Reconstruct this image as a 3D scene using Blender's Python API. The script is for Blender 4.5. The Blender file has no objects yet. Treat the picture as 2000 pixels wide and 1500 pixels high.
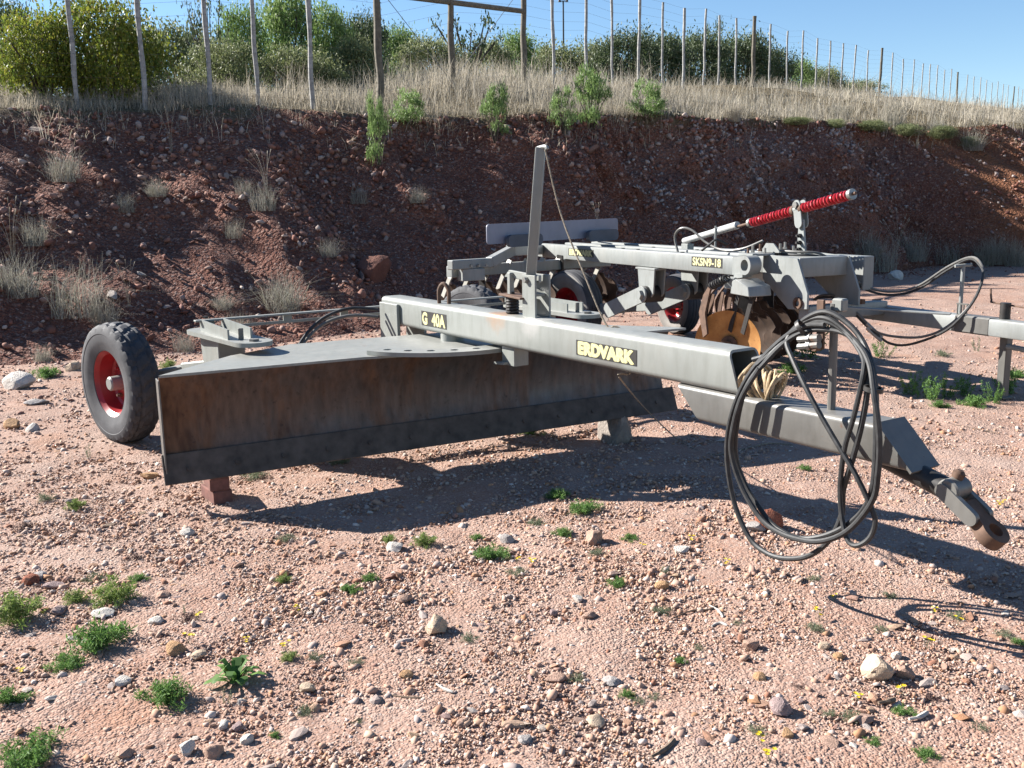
import bpy, bmesh, math, random
import numpy as np
from mathutils import Vector, Matrix, Euler
R = math.radians
scene = bpy.context.scene
COL = scene.collection

# ------------------------------------------------------------------ camera, sky, sun, exposure
pitch = math.atan(350 / 1850.0); roll = R(1.0)
fwd = Vector((0, math.cos(pitch), -math.sin(pitch))); up0 = Vector((0, math.sin(pitch), math.cos(pitch))); r0 = Vector((1, 0, 0))
rgt = r0 * math.cos(roll) - up0 * math.sin(roll); upv = up0 * math.cos(roll) + r0 * math.sin(roll)
cam = bpy.data.objects.new('camera', bpy.data.cameras.new('camera')); COL.objects.link(cam)
cam.data.sensor_width = 36; cam.data.lens = 36 * 1850 / 2000.0; cam.data.clip_end = 3000; cam.data.clip_start = 0.05
CAMZ = 1.6
cam.matrix_world = Matrix(((rgt.x, upv.x, -fwd.x, 0), (rgt.y, upv.y, -fwd.y, 0), (rgt.z, upv.z, -fwd.z, CAMZ), (0, 0, 0, 1)))
scene.camera = cam
SUN_AZ, SUN_EL = 291.0, 31.5          # clockwise from +Y
world = bpy.data.worlds.new('World'); scene.world = world; world.use_nodes = True
wn = world.node_tree; bg = wn.nodes['Background']
sky = wn.nodes.new('ShaderNodeTexSky'); sky.sky_type = 'NISHITA'; sky.sun_disc = False
sky.sun_elevation = R(SUN_EL); sky.sun_rotation = R(SUN_AZ); sky.altitude = 600; sky.air_density = 1.0; sky.dust_density = 0.0; sky.ozone_density = 3.0
hs = wn.nodes.new('ShaderNodeHueSaturation'); hs.inputs['Saturation'].default_value = 1.08; hs.inputs['Value'].default_value = 1.08; wn.links.new(sky.outputs[0], hs.inputs['Color']); wn.links.new(hs.outputs[0], bg.inputs[0]); bg.inputs[1].default_value = 0.05
sun = bpy.data.objects.new('sun', bpy.data.lights.new('sun', 'SUN')); COL.objects.link(sun)
sun.data.energy = 5.0; sun.data.angle = R(0.5); sun.data.color = (1.0, 0.955, 0.89)
sd = Vector((math.sin(R(SUN_AZ)) * math.cos(R(SUN_EL)), math.cos(R(SUN_AZ)) * math.cos(R(SUN_EL)), math.sin(R(SUN_EL))))
sun.rotation_euler = sd.to_track_quat('Z', 'Y').to_euler()
scene.view_settings.view_transform = 'Standard'; scene.view_settings.look = 'None'
scene.view_settings.exposure = 1.68; scene.view_settings.gamma = 1.0; scene.view_settings.use_curve_mapping = False

# ------------------------------------------------------------------ helpers
rnd = random.Random(7); NR = np.random.default_rng(11)
def at(u, v, z=0.0):
    "ground point under a place in the photograph, at height z"
    d = fwd * 1850 + rgt * (u - 1000) - upv * (v - 750)
    t = (z - CAMZ) / d.z
    return Vector((d.x * t, d.y * t, z))
def smooth(a, b, x):
    t = np.clip((x - a) / (b - a), 0, 1); return t * t * (3 - 2 * t)
def vnoise(x, y, seed=0):
    x = np.asarray(x, float); y = np.asarray(y, float)
    xi = np.floor(x).astype(np.int64); yi = np.floor(y).astype(np.int64); xf = x - xi; yf = y - yi
    def h(a, b):
        n = (a * 374761393 + b * 668265263 + seed * 974711) & 0x7fffffff
        n = ((n ^ (n >> 13)) * 1274126177) & 0x7fffffff
        return ((n ^ (n >> 16)) & 0xffff) / 32767.5 - 1.0
    u = xf * xf * (3 - 2 * xf); v = yf * yf * (3 - 2 * yf)
    return (h(xi, yi) * (1 - u) + h(xi + 1, yi) * u) * (1 - v) + (h(xi, yi + 1) * (1 - u) + h(xi + 1, yi + 1) * u) * v
def fbm(x, y, seed=0, o=4):
    s = 0; a = 1.0; f = 1.0
    for i in range(o):
        s = s + a * vnoise(np.asarray(x) * f + 17.3 * i, np.asarray(y) * f - 9.1 * i, seed + i); a *= .5; f *= 2.03
    return s
def fast_mesh(name, V, F, mat=None, smooth_shade=False):
    V = np.asarray(V, np.float32); F = np.asarray(F, np.int32); k = F.shape[1]
    me = bpy.data.meshes.new(name); me.vertices.add(len(V)); me.vertices.foreach_set('co', V.ravel())
    me.loops.add(F.size); me.loops.foreach_set('vertex_index', F.ravel())
    me.polygons.add(len(F)); me.polygons.foreach_set('loop_start', np.arange(0, F.size, k, dtype=np.int32))
    me.update(calc_edges=True); me.validate()
    if smooth_shade: me.polygons.foreach_set('use_smooth', np.ones(len(F), bool))
    if mat: me.materials.append(mat)
    return me
def link(o, parent=None):
    COL.objects.link(o)
    if parent: o.parent = parent
    return o
def tag(o, label=None, cat=None, group=None, kind=None):
    if label: o['label'] = label
    if cat: o['category'] = cat
    if group: o['group'] = group
    if kind: o['kind'] = kind
    return o
def empty(name, loc=(0, 0, 0), rz=0, label=None, cat=None, group=None):
    o = bpy.data.objects.new(name, None); o.empty_display_size = .1; o.location = loc; o.rotation_euler = (0, 0, rz)
    link(o); return tag(o, label, cat, group)
def meshobj(name, me, parent=None, loc=None, rot=None, scale=None):
    o = bpy.data.objects.new(name, me); link(o, parent)
    if loc is not None: o.location = loc
    if rot is not None: o.rotation_euler = rot
    if scale is not None: o.scale = scale
    return o
class MB:
    "collects shapes into one mesh"
    def __init__(s): s.bm = bmesh.new()
    def _add(s, tb):
        me = bpy.data.meshes.new('t'); tb.to_mesh(me); tb.free(); s.bm.from_mesh(me); bpy.data.meshes.remove(me); return s
    def box(s, c, d, rot=None, bev=0.0, axes=None, seg=1):
        tb = bmesh.new(); bmesh.ops.create_cube(tb, size=1)
        for v in tb.verts: v.co = Vector((v.co.x * d[0], v.co.y * d[1], v.co.z * d[2]))
        if bev: bmesh.ops.bevel(tb, geom=list(tb.edges), offset=bev, segments=seg, affect='EDGES', profile=.5, clamp_overlap=True)
        M = Matrix.Identity(3)
        if rot is not None: M = Euler(rot).to_matrix()
        if axes is not None: M = Matrix(axes).transposed()
        for v in tb.verts: v.co = M @ v.co + Vector(c)
        return s._add(tb)
    def bar(s, p0, p1, w, h, bev=0.0, upd=(0, 0, 1), seg=1):
        "rectangular bar from p0 to p1; w across, h along upd"
        p0 = Vector(p0); p1 = Vector(p1); x = (p1 - p0).normalized(); z = Vector(upd); y = z.cross(x)
        if y.length < 1e-4: y = Vector((0, 1, 0)).cross(x)
        y.normalize(); z = x.cross(y)
        return s.box((p0 + p1) / 2, ((p1 - p0).length, w, h), axes=(x, y, z), bev=bev, seg=seg)
    def prism(s, poly, o, ax, ay, t, bev=0.0, holes=()):
        "2D outline in axes ax, ay at o, thickness t along ax x ay"
        ax = Vector(ax); ay = Vector(ay); az = ax.cross(ay).normalized(); o = Vector(o)
        tb = bmesh.new(); edges = []
        for loop in [poly] + list(holes):
            vs = [tb.verts.new(o + ax * a + ay * b) for a, b in loop]
            for i in range(len(vs)): edges.append(tb.edges.new((vs[i], vs[(i + 1) % len(vs)])))
        if holes:
            bmesh.ops.triangle_fill(tb, use_beauty=True, use_dissolve=False, edges=edges, normal=az)
        else:
            tb.faces.new([e.verts[0] for e in edges])
        bmesh.ops.recalc_face_normals(tb, faces=tb.faces)
        r = bmesh.ops.extrude_face_region(tb, geom=list(tb.faces))
        for v in [g for g in r['geom'] if isinstance(g, bmesh.types.BMVert)]: v.co += az * t
        bmesh.ops.recalc_face_normals(tb, faces=tb.faces)
        if bev and not holes: bmesh.ops.bevel(tb, geom=list(tb.edges), offset=bev, segments=1, affect='EDGES', clamp_overlap=True)
        return s._add(tb)
    def lathe(s, prof, c, axis, segs=32, closed=False, fn=None):
        "profile (r, h) round axis through c"
        a = Vector(axis).normalized(); t = Vector((0, 0, 1)) if abs(a.z) < .9 else Vector((1, 0, 0))
        x = t.cross(a).normalized(); y = a.cross(x); c = Vector(c); tb = bmesh.new(); rings = []
        for j in range(segs):
            th = 2 * math.pi * j / segs; e = x * math.cos(th) + y * math.sin(th)
            rings.append([tb.verts.new(c + e * (r + (fn(i, j) if fn else 0)) + a * h) for i, (r, h) in enumerate(prof)])
        n = len(prof)
        for j in range(segs):
            A, B = rings[j], rings[(j + 1) % segs]
            for i in range(n if closed else n - 1):
                k = (i + 1) % n
                try: tb.faces.new((A[i], B[i], B[k], A[k]))
                except ValueError: pass
        bmesh.ops.remove_doubles(tb, verts=tb.verts, dist=1e-5); bmesh.ops.recalc_face_normals(tb, faces=tb.faces)
        return s._add(tb)
    def cyl(s, p0, p1, r, segs=16, r1=None, bev=0.0):
        p0 = Vector(p0); p1 = Vector(p1); h = (p1 - p0).length; r1 = r if r1 is None else r1; b = bev
        return s.lathe([(0, 0), (r - b, 0), (r, b), (r1, h - b), (r1 - b, h), (0, h)], p0, p1 - p0, segs)
    def tube(s, pts, r, segs=8, sm=4, closed=False):
        P = spline([Vector(p) for p in pts], sm, closed) if sm > 1 else [Vector(p) for p in pts]
        tb = bmesh.new(); n = len(P); rings = []; N = None
        for i in range(n):
            T = (P[(i + 1) % n] - P[i - 1]) if closed else (P[min(i + 1, n - 1)] - P[max(i - 1, 0)])
            T.normalize()
            if N is None:
                N = T.orthogonal().normalized()
            else:
                N = (N - T * N.dot(T));  N = N.normalized() if N.length > 1e-5 else T.orthogonal().normalized()
            Bn = T.cross(N); rr = r[min(int(i / sm), len(r) - 1)] if isinstance(r, (list, tuple)) else r
            rings.append([tb.verts.new(P[i] + (N * math.cos(2 * math.pi * k / segs) + Bn * math.sin(2 * math.pi * k / segs)) * rr) for k in range(segs)])
        for i in range(n if closed else n - 1):
            A, B = rings[i], rings[(i + 1) % n]
            for k in range(segs): tb.faces.new((A[k], A[(k + 1) % segs], B[(k + 1) % segs], B[k]))
        if not closed: tb.faces.new(rings[0][::-1]); tb.faces.new(rings[-1])
        return s._add(tb)
    def build(s, name, mat, parent=None, sharp=35, **kw):
        me = bpy.data.meshes.new(name); s.bm.to_mesh(me); s.bm.free()
        me.polygons.foreach_set('use_smooth', [True] * len(me.polygons)); me.set_sharp_from_angle(angle=R(sharp))
        me.materials.append(mat)
        return meshobj(name, me, parent, **kw)
def spline(P, sm, closed=False):
    n = len(P); out = []
    for i in range(n if closed else n - 1):
        g = (lambda k: P[k % n]) if closed else (lambda k: P[min(max(k, 0), n - 1)])
        a, b, c, d = g(i - 1), g(i), g(i + 1), g(i + 2)
        for k in range(sm):
            t = k / sm
            out.append(.5 * ((2 * b) + (c - a) * t + (2 * a - 5 * b + 4 * c - d) * t * t + (3 * b - a - 3 * c + d) * t ** 3))
    if not closed: out.append(P[-1].copy())
    return out
def copy_tree(o, parent=None, **kw):
    c = o.copy(); link(c, parent)
    for ch in list(o.children): copy_tree(ch, c)
    for k, v in kw.items(): setattr(c, k, v)
    return c

# ------------------------------------------------------------------ materials
def newmat(name):
    m = bpy.data.materials.new(name); m.use_nodes = True; nt = m.node_tree
    return m, nt, nt.nodes['Principled BSDF']
ALB = 0.62          # all base colours are given relative to white paint at 1.0
class NT:
    def __init__(s, nt): s.nt = nt; s.n = nt.nodes; s.l = nt.links
    def node(s, t, **kw):
        n = s.n.new(t)
        for k, v in kw.items():
            if hasattr(n, k) and k not in n.inputs: setattr(n, k, v)
        return n
    def put(s, a, sock):
        if isinstance(a, bpy.types.NodeSocket): s.l.new(a, sock)
        else: sock.default_value = a
    def coord(s, w='Object'):
        return s.n.new('ShaderNodeTexCoord').outputs[w]
    def map(s, vec, sc=(1, 1, 1), loc=(0, 0, 0), rot=(0, 0, 0)):
        n = s.n.new('ShaderNodeMapping'); s.l.new(vec, n.inputs[0]); n.inputs['Scale'].default_value = sc; n.inputs['Location'].default_value = loc; n.inputs['Rotation'].default_value = rot; return n.outputs[0]
    def noise(s, vec, scale, detail=4, rough=.55, dist=0):
        n = s.n.new('ShaderNodeTexNoise'); s.l.new(vec, n.inputs['Vector']); n.inputs['Scale'].default_value = scale; n.inputs['Detail'].default_value = detail; n.inputs['Roughness'].default_value = rough; n.inputs['Distortion'].default_value = dist; return n.outputs[0]
    def voro(s, vec, scale, feature='F1', out='Distance', rand=1.0):
        n = s.n.new('ShaderNodeTexVoronoi'); n.feature = feature; s.l.new(vec, n.inputs['Vector']); n.inputs['Scale'].default_value = scale; n.inputs['Randomness'].default_value = rand; return n.outputs[out]
    def ramp(s, f, stops, interp='LINEAR'):
        n = s.n.new('ShaderNodeValToRGB'); n.color_ramp.interpolation = interp; s.put(f, n.inputs[0]); e = n.color_ramp.elements
        while len(e) < len(stops): e.new(.5)
        for i, (p, c) in enumerate(stops):
            e[i].position = p; e[i].color = (c, c, c, 1) if isinstance(c, (int, float)) else (c[0] * ALB, c[1] * ALB, c[2] * ALB, 1)
        return n.outputs[0]
    def mix(s, f, a, b, mode='MIX'):
        n = s.n.new('ShaderNodeMix'); n.data_type = 'RGBA'; n.blend_type = mode; s.put(f, n.inputs[0])
        for v, k in ((a, 6), (b, 7)):
            s.put(v if isinstance(v, bpy.types.NodeSocket) else (v[0] * ALB, v[1] * ALB, v[2] * ALB, 1), n.inputs[k])
        return n.outputs[2]
    def math(s, op, a, b=0.0, clamp=False):
        n = s.n.new('ShaderNodeMath'); n.operation = op; n.use_clamp = clamp; s.put(a, n.inputs[0]); s.put(b, n.inputs[1]); return n.outputs[0]
    def bump(s, h, strength=.3, dist=.01, normal=None):
        n = s.n.new('ShaderNodeBump'); s.put(h, n.inputs['Height']); n.inputs['Strength'].default_value = strength; n.inputs['Distance'].default_value = dist
        if normal: s.l.new(normal, n.inputs['Normal'])
        return n.outputs[0]
    def xyz(s, vec):
        n = s.n.new('ShaderNodeSeparateXYZ'); s.l.new(vec, n.inputs[0]); return n.outputs
    def geo(s, o): return s.n.new('ShaderNodeNewGeometry').outputs[o]
    def attr(s, name, out='Fac'):
        n = s.n.new('ShaderNodeAttribute'); n.attribute_name = name; return n.outputs[out]

def m_paint(name, base, dust=.35, rust=.5, rough=.42, rust_col=(.20, .085, .04), stain=None):
    m, nt, bs = newmat(name); t = NT(nt); c = t.coord()
    n1 = t.noise(c, 3.0, 6); n2 = t.noise(c, 22, 5); n3 = t.noise(t.map(c, (6, 6, 1.2)), 3.5, 5, .6)
    col = t.mix(t.ramp(n1, [(.3, 0), (.7, 1)]), tuple(x * .88 for x in base), tuple(min(1, x * 1.1) for x in base))
    col = t.mix(t.math('MULTIPLY', t.ramp(n3, [(.45, 0), (.72, 1)]), .5), col, (base[0] * .66, base[1] * .65, base[2] * .62))
    col = t.mix(t.math('MULTIPLY', t.ramp(t.noise(t.map(c, (1.5, 1.5, .5)), 2.2, 5, .7), [(.5, 0), (.7, 1)]), .22), col, (.42, .40, .36))
    nz = t.xyz(t.geo('Normal'))[2]
    d = t.math('MULTIPLY', t.math('MULTIPLY', t.ramp(nz, [(.2, 0), (.9, 1)]), t.ramp(n2, [(.3, .3), (.65, 1)])), dust)
    col = t.mix(d, col, (.47, .44, .40))
    rm = t.math('MULTIPLY', t.ramp(t.noise(c, 5.5, 9, .68), [(.64, 0), (.72, 1)]), rust)
    sp = t.math('MULTIPLY', t.ramp(t.noise(c, 60, 4, .6), [(.68, 0), (.74, 1)]), rust * .6)
    rm = t.math('MAXIMUM', rm, sp)
    col = t.mix(rm, col, rust_col)
    sc_ = t.ramp(t.noise(t.map(c, (1, 1, 5)), 26, 6, .75), [(.62, 0), (.66, .5)]); col = t.mix(t.math('MULTIPLY', sc_, rust), col, tuple(x * 1.35 for x in base))
    if stain:
        for (sx, sy, sz), rad, stc in stain:
            vm = t.n.new('ShaderNodeVectorMath'); vm.operation = 'DISTANCE'; t.l.new(c, vm.inputs[0]); vm.inputs[1].default_value = (sx, sy, sz)
            dd = t.math('ADD', t.math('DIVIDE', vm.outputs['Value'], rad), t.math('MULTIPLY', t.math('SUBTRACT', t.noise(c, 16, 5, .6), .5), .9)); col = t.mix(t.ramp(dd, [(.35, .85), (1.0, 0)]), col, stc)
    t.l.new(col, bs.inputs['Base Color'])
    t.put(t.math('ADD', t.math('MULTIPLY', n2, .25), rough - .1), bs.inputs['Roughness'])
    t.l.new(t.bump(t.math('ADD', n2, t.math('MULTIPLY', n1, 2)), .12, .004), bs.inputs['Normal'])
    bs.inputs['Specular IOR Level'].default_value = .45
    return m
def m_simple(name, base, rough=.6, metal=0.0, var=.25, scale=18, bump=.15, spec=.4):
    m, nt, bs = newmat(name); t = NT(nt); c = t.coord(); n = t.noise(c, scale, 5)
    t.l.new(t.mix(t.ramp(n, [(.3, 0), (.7, 1)]), tuple(x * (1 - var) for x in base), tuple(min(1, x * (1 + var)) for x in base)), bs.inputs['Base Color'])
    bs.inputs['Roughness'].default_value = rough; bs.inputs['Metallic'].default_value = metal; bs.inputs['Specular IOR Level'].default_value = spec
    t.l.new(t.bump(n, bump, .004), bs.inputs['Normal']); return m
def m_island(name, cols, rough=.85, noise_scale=30, nvar=.25, trans=0.0, spec=.3, use='Random Per Island', bump=.0):
    "colour drawn per loose piece (stone, leaf, blade)"
    if trans: cols = [tuple(min(1, x * 1.95) for x in c) for c in cols]
    m, nt, bs = newmat(name); t = NT(nt)
    if use == 'object': r = t.n.new('ShaderNodeObjectInfo').outputs['Random']
    else: r = t.geo('Random Per Island')
    col = t.ramp(r, [(i / max(1, len(cols) - 1), c) for i, c in enumerate(cols)])
    n = t.noise(t.coord(), noise_scale, 4)
    col = t.mix(t.ramp(n, [(.3, nvar), (.7, 0)]), col, (.0, .0, .0))
    t.l.new(col, bs.inputs['Base Color']); bs.inputs['Roughness'].default_value = rough; bs.inputs['Specular IOR Level'].default_value = spec
    if bump: t.l.new(t.bump(n, bump, .01), bs.inputs['Normal'])
    if trans:
        tr = t.n.new('ShaderNodeBsdfTranslucent'); t.l.new(t.mix(.0, col, col), tr.inputs[0]); ms = t.n.new('ShaderNodeMixShader'); ms.inputs[0].default_value = trans
        t.l.new(bs.outputs[0], ms.inputs[1]); t.l.new(tr.outputs[0], ms.inputs[2]); t.l.new(ms.outputs[0], nt.nodes['Material Output'].inputs[0])
    return m

GREY = (.33, .348, .325)
M_PAINT = m_paint('grey_paint', GREY)
M_BEAM = m_paint('grey_beam_paint', GREY, rust=.6, stain=[((1.2, .05, .99), .13, (.44, .27, .16)), ((1.55, .02, .99), .12, (.50, .49, .47)), ((2.2, 0, .82), .16, (.24, .235, .22))])
M_PAINT2 = m_paint('grey_paint_harrow', (.335, .355, .345), dust=.3, rust=.45)
M_PAINTW = m_paint('worn_grey_paint', (.16, .156, .145), dust=.3, rust=.95, rough=.4)
M_DARKMET = m_simple('dark_steel', (.055, .052, .05), .5, .3, .3)
M_RUSTMET = m_simple('rusty_steel', (.15, .085, .055), .75, 0, .4)
M_WHITE = m_simple('white_paint', (.62, .62, .6), .4, 0, .1)
M_REDP = m_simple('red_paint', (.42, .022, .028), .38, 0, .25, 9)
M_REDS = m_simple('red_spring_paint', (.50, .02, .03), .32, 0, .12)
M_BOLT = m_simple('zinc_bolt', (.42, .41, .38), .4, .6, .2)
M_HOSE = m_simple('hose_rubber', (.040, .041, .042), .55, 0, .45, 30, .2, .4)
M_ROPE = m_simple('rope_fibre', (.33, .28, .22), .9, 0, .5, 80, .5, .1)
M_TWINE = m_simple('bundled_twine', (.66, .50, .32), .85, 0, .55, 25, .5, .15)
M_PLATE = m_simple('smooth_grey_plate', (.30, .315, .40), .5, .1, .12, 4)
M_BOARD_REFL = m_simple('dull_blue_reflection', (.10, .115, .15), .6, 0, .2, 6)  # colour of the painted reflections on the rear board
M_BLACK = m_simple('decal_black', (.05, .048, .045), .5, 0, .1)
M_YEL = m_simple('decal_yellow', (.78, .73, .38), .6, 0, .22, 60)
def m_tyre(name, base, dustcol):
    m, nt, bs = newmat(name); t = NT(nt); c = t.coord()
    n = t.noise(c, 7, 6); n2 = t.noise(c, 60, 3)
    f = t.math('ADD', t.math('MULTIPLY', t.ramp(n, [(.35, 0), (.65, 1)]), .5), t.math('MULTIPLY', n2, .3))
    t.l.new(t.mix(f, base, dustcol), bs.inputs['Base Color']); bs.inputs['Roughness'].default_value = .75; bs.inputs['Specular IOR Level'].default_value = .35
    t.l.new(t.bump(n2, .15, .003), bs.inputs['Normal']); return m
M_TYRE = m_tyre('tyre_rubber', (.05, .052, .06), (.15, .15, .158))
M_TYRE2 = m_tyre('dusty_tyre_rubber', (.20, .19, .18), (.36, .33, .30))
M_TREAD = m_tyre('tread_rubber', (.045, .047, .055), (.115, .115, .125))
def m_blade():
    m, nt, bs = newmat('worn_blade_steel'); t = NT(nt); c = t.coord(); x, y, z = t.xyz(c)
    streak = t.noise(t.map(c, (4.5, 4.5, .6)), 1.6, 6, .6); fine = t.noise(t.map(c, (12, 12, 3)), 2.2, 5, .55); blot = t.noise(c, 2.2, 6, .6); spot = t.noise(c, 26, 5, .6)
    steel = t.mix(t.ramp(fine, [(.25, 0), (.75, 1)]), (.09, .083, .079), (.165, .152, .145))
    rustc = t.mix(t.ramp(fine, [(.3, 0), (.75, 1)]), (.11, .052, .028), (.27, .14, .078))
    endr = t.ramp(t.math('ADD', t.math('MULTIPLY', y, -1.0), 0), [(.0, 0), (1.0, 1)])      # more rust towards the far-left end
    endm = t.math('MULTIPLY', t.ramp(t.math('MULTIPLY', t.math('ADD', y, 1.75), .9), [(0, 1), (1, 0)]), .75)
    f = t.math('ADD', t.math('ADD', t.ramp(blot, [(.42, 0), (.7, .65)]), t.ramp(streak, [(.52, 0), (.72, .65)])), endm, True)
    # band near the top where paint remains brown
    col = t.mix(f, steel, rustc)
    col = t.mix(t.ramp(spot, [(.60, 0), (.72, .6)]), col, (.03, .022, .018))
    t.l.new(col, bs.inputs['Base Color']); bs.inputs['Metallic'].default_value = .35
    t.put(t.ramp(f, [(0, .42), (1, .75)]), bs.inputs['Roughness'])
    t.l.new(t.bump(t.math('ADD', fine, spot), .15, .003), bs.inputs['Normal']); return m
M_BLADE = m_blade()
M_EDGE = m_simple('cutting_edge_steel', (.10, .082, .07), .75, .0, .4, 14)
def m_disc():
    m, nt, bs = newmat('rusty_disc'); t = NT(nt); c = t.coord(); n = t.noise(c, 9, 6, .6); n2 = t.noise(c, 50, 4)
    col = t.mix(t.ramp(n, [(.3, 0), (.7, 1)]), (.42, .17, .04), (.70, .36, .11)); col = t.mix(t.ramp(n2, [(.6, 0), (.75, .6)]), col, (.14, .06, .03))
    t.l.new(col, bs.inputs['Base Color']); bs.inputs['Roughness'].default_value = .6; bs.inputs['Metallic'].default_value = .15; return m
M_DISC = m_disc()
M_SCRAPER = m_paint('pale_scraper_paint', (.50, .48, .42), dust=.2, rust=.4)
def m_ground():
    m, nt, bs = newmat('pink_gravel'); t = NT(nt); c = t.coord()
    c0 = c; wob = t.n.new('ShaderNodeTexNoise'); t.l.new(c, wob.inputs['Vector']); wob.inputs['Scale'].default_value = 30; va = t.n.new('ShaderNodeVectorMath'); va.operation = 'MULTIPLY_ADD'; t.l.new(wob.outputs['Color'], va.inputs[0]); va.inputs[1].default_value = (.012, .012, .012); t.l.new(c, va.inputs[2]); c = va.outputs[0]
    big = t.noise(c0, .55, 5, .6); mid = t.noise(c, 3.5, 5, .6); fine = t.noise(c, 90, 4, .6)
    cell = t.voro(c, 110, out='Color'); dist = t.voro(c, 110); cell2 = t.voro(c, 52, out='Color'); dist2 = t.voro(c, 52)
    cv = t.xyz(cell)[0]; cv2 = t.xyz(cell2)[1]
    col = t.ramp(cv, [(0, (.30, .15, .105)), (.3, (.41, .24, .178)), (.6, (.475, .31, .24)), (.85, (.55, .415, .345)), (1, (.72, .61, .53))])
    col2 = t.ramp(cv2, [(0, (.33, .155, .105)), (.45, (.46, .28, .21)), (.8, (.49, .38, .325)), (1, (.68, .55, .465))])
    col = t.mix(t.ramp(t.noise(c, 9, 3), [(.52, 0), (.62, .7)]), col, col2)
    soil = t.mix(t.ramp(mid, [(.3, 0), (.7, 1)]), (.42, .245, .178), (.54, .375, .30))
    col = t.mix(t.ramp(fine, [(.38, .85), (.62, .35)]), col, soil)
    col = t.mix(t.ramp(big, [(.45, 0), (.65, .45)]), col, (.51, .395, .335))
    col = t.mix(t.ramp(t.noise(c, 1.3, 6, .65), [(.55, 0), (.7, .45)]), col, (.46, .235, .14))
    t.l.new(col, bs.inputs['Base Color']); bs.inputs['Roughness'].default_value = .95; bs.inputs['Specular IOR Level'].default_value = .15
    h = t.math('ADD', t.math('MULTIPLY', t.math('SUBTRACT', 1, dist), .6), t.math('ADD', t.math('MULTIPLY', t.math('SUBTRACT', 1, dist2), .7), t.math('MULTIPLY', fine, .3)))
    pm_ = t.ramp(t.noise(c0, 1.7, 5, .65), [(.36, .35), (.58, 1)]); h = t.math('MULTIPLY', h, pm_)
    t.l.new(t.bump(h, .8, .013, t.bump(mid, .5, .06)), bs.inputs['Normal']); return m
M_GROUND = m_ground()
STONES = [(.42, .20, .13), (.56, .32, .21), (.64, .42, .31), (.46, .26, .20), (.72, .54, .42), (.54, .28, .15), (.64, .50, .43), (.54, .44, .40), (.82, .72, .63), (.66, .44, .28), (.48, .33, .30), (.90, .82, .74)]
M_PEBBLE = m_island('pebbles', STONES[:8] + [(.66, .44, .33), (.60, .36, .25), (.76, .58, .47), (.88, .76, .68)], .9, 40, .12)
M_STONE = m_island('stones', STONES, .9, 18, .3, use='object', bump=.5)
def m_bank():
    m, nt, bs = newmat('red_bank_soil'); t = NT(nt); c = t.coord()
    n = t.noise(c, 1.1, 6, .62); f = t.noise(c, 14, 6, .65); cell = t.xyz(t.voro(c, 16, out='Color'))[0]; dist = t.voro(c, 16); cell2 = t.xyz(t.voro(c, 38, out='Color'))[0]; dist2 = t.voro(c, 38)
    soil = t.mix(t.ramp(n, [(.3, 0), (.7, 1)]), (.18, .078, .06), (.34, .155, .11))
    st = t.ramp(cell2, [(0, (.15, .065, .05)), (.5, (.32, .15, .11)), (.8, (.40, .26, .21)), (1, (.60, .48, .42))])
    col = t.mix(t.ramp(f, [(.42, 0), (.6, .8)]), soil, st)
    pale = t.attr('pale'); col = t.mix(t.math('MULTIPLY', pale, t.ramp(f, [(.35, .35), (.6, 1)])), col, (.34, .29, .28))
    orange = t.attr('orange'); col = t.mix(t.math('MULTIPLY', orange, t.ramp(n, [(.3, .4), (.6, 1)])), col, (.33, .15, .08))
    grass = t.attr('grassy'); gcol = t.mix(t.ramp(f, [(.3, 0), (.7, 1)]), (.13, .10, .06), (.30, .25, .16)); col = t.mix(grass, col, gcol)
    t.l.new(col, bs.inputs['Base Color']); bs.inputs['Roughness'].default_value = .95; bs.inputs['Specular IOR Level'].default_value = .12
    h = t.math('ADD', t.math('MULTIPLY', t.math('SUBTRACT', 1, dist), 1.0), t.math('ADD', t.math('MULTIPLY', t.math('SUBTRACT', 1, dist2), .5), t.math('MULTIPLY', f, .7)))
    t.l.new(t.bump(h, 1.0, .06), bs.inputs['Normal']); return m
M_BANK = m_bank()
M_RUBBLE = m_island('bank_rubble', [(.21, .085, .065), (.34, .15, .11), (.44, .23, .17), (.30, .15, .13), (.56, .38, .30), (.25, .10, .07), (.40, .20, .14), (.48, .37, .34), (.70, .57, .49)], .9, 25, .2)
M_BSTONE = m_island('bank_stones', [(.20, .085, .065), (.30, .15, .11), (.38, .22, .17), (.30, .19, .17), (.46, .36, .30), (.26, .11, .08), (.52, .45, .40)], .9, 15, .3, use='object', bump=.5)
M_DRY = m_island('dry_grass', [(.22, .19, .14), (.34, .30, .23), (.46, .41, .32), (.30, .27, .22), (.42, .38, .32), (.16, .145, .10)], .8, 3, .15, trans=.35)
M_DRYG = m_island('grey_dry_grass', [(.20, .185, .15), (.28, .265, .22), (.35, .325, .27), (.24, .23, .19), (.17, .17, .11)], .85, 3, .15, trans=.25)
M_WEED = m_island('feathery_weed', [(.06, .12, .03), (.09, .18, .045), (.13, .22, .05), (.08, .15, .06)], .7, 3, .1, trans=.35)
M_WEEDY = m_island('yellow_green_weed', [(.13, .19, .04), (.18, .24, .06), (.11, .17, .05), (.22, .25, .10)], .7, 3, .1, trans=.35)
M_WEEDG = m_island('grey_green_weed', [(.10, .13, .07), (.16, .18, .12), (.08, .11, .05), (.20, .20, .15)], .8, 3, .1, trans=.25)
M_PURPLE = m_island('dry_purple_weed', [(.10, .05, .06), (.16, .09, .09), (.20, .13, .11), (.13, .09, .07)], .85, 3, .1)
M_LEAFY = m_island('yellow_green_leaves', [(.08, .12, .02), (.13, .17, .025), (.22, .23, .03), (.07, .11, .02), (.19, .15, .035)], .5, 2, .1, trans=.4)
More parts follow.
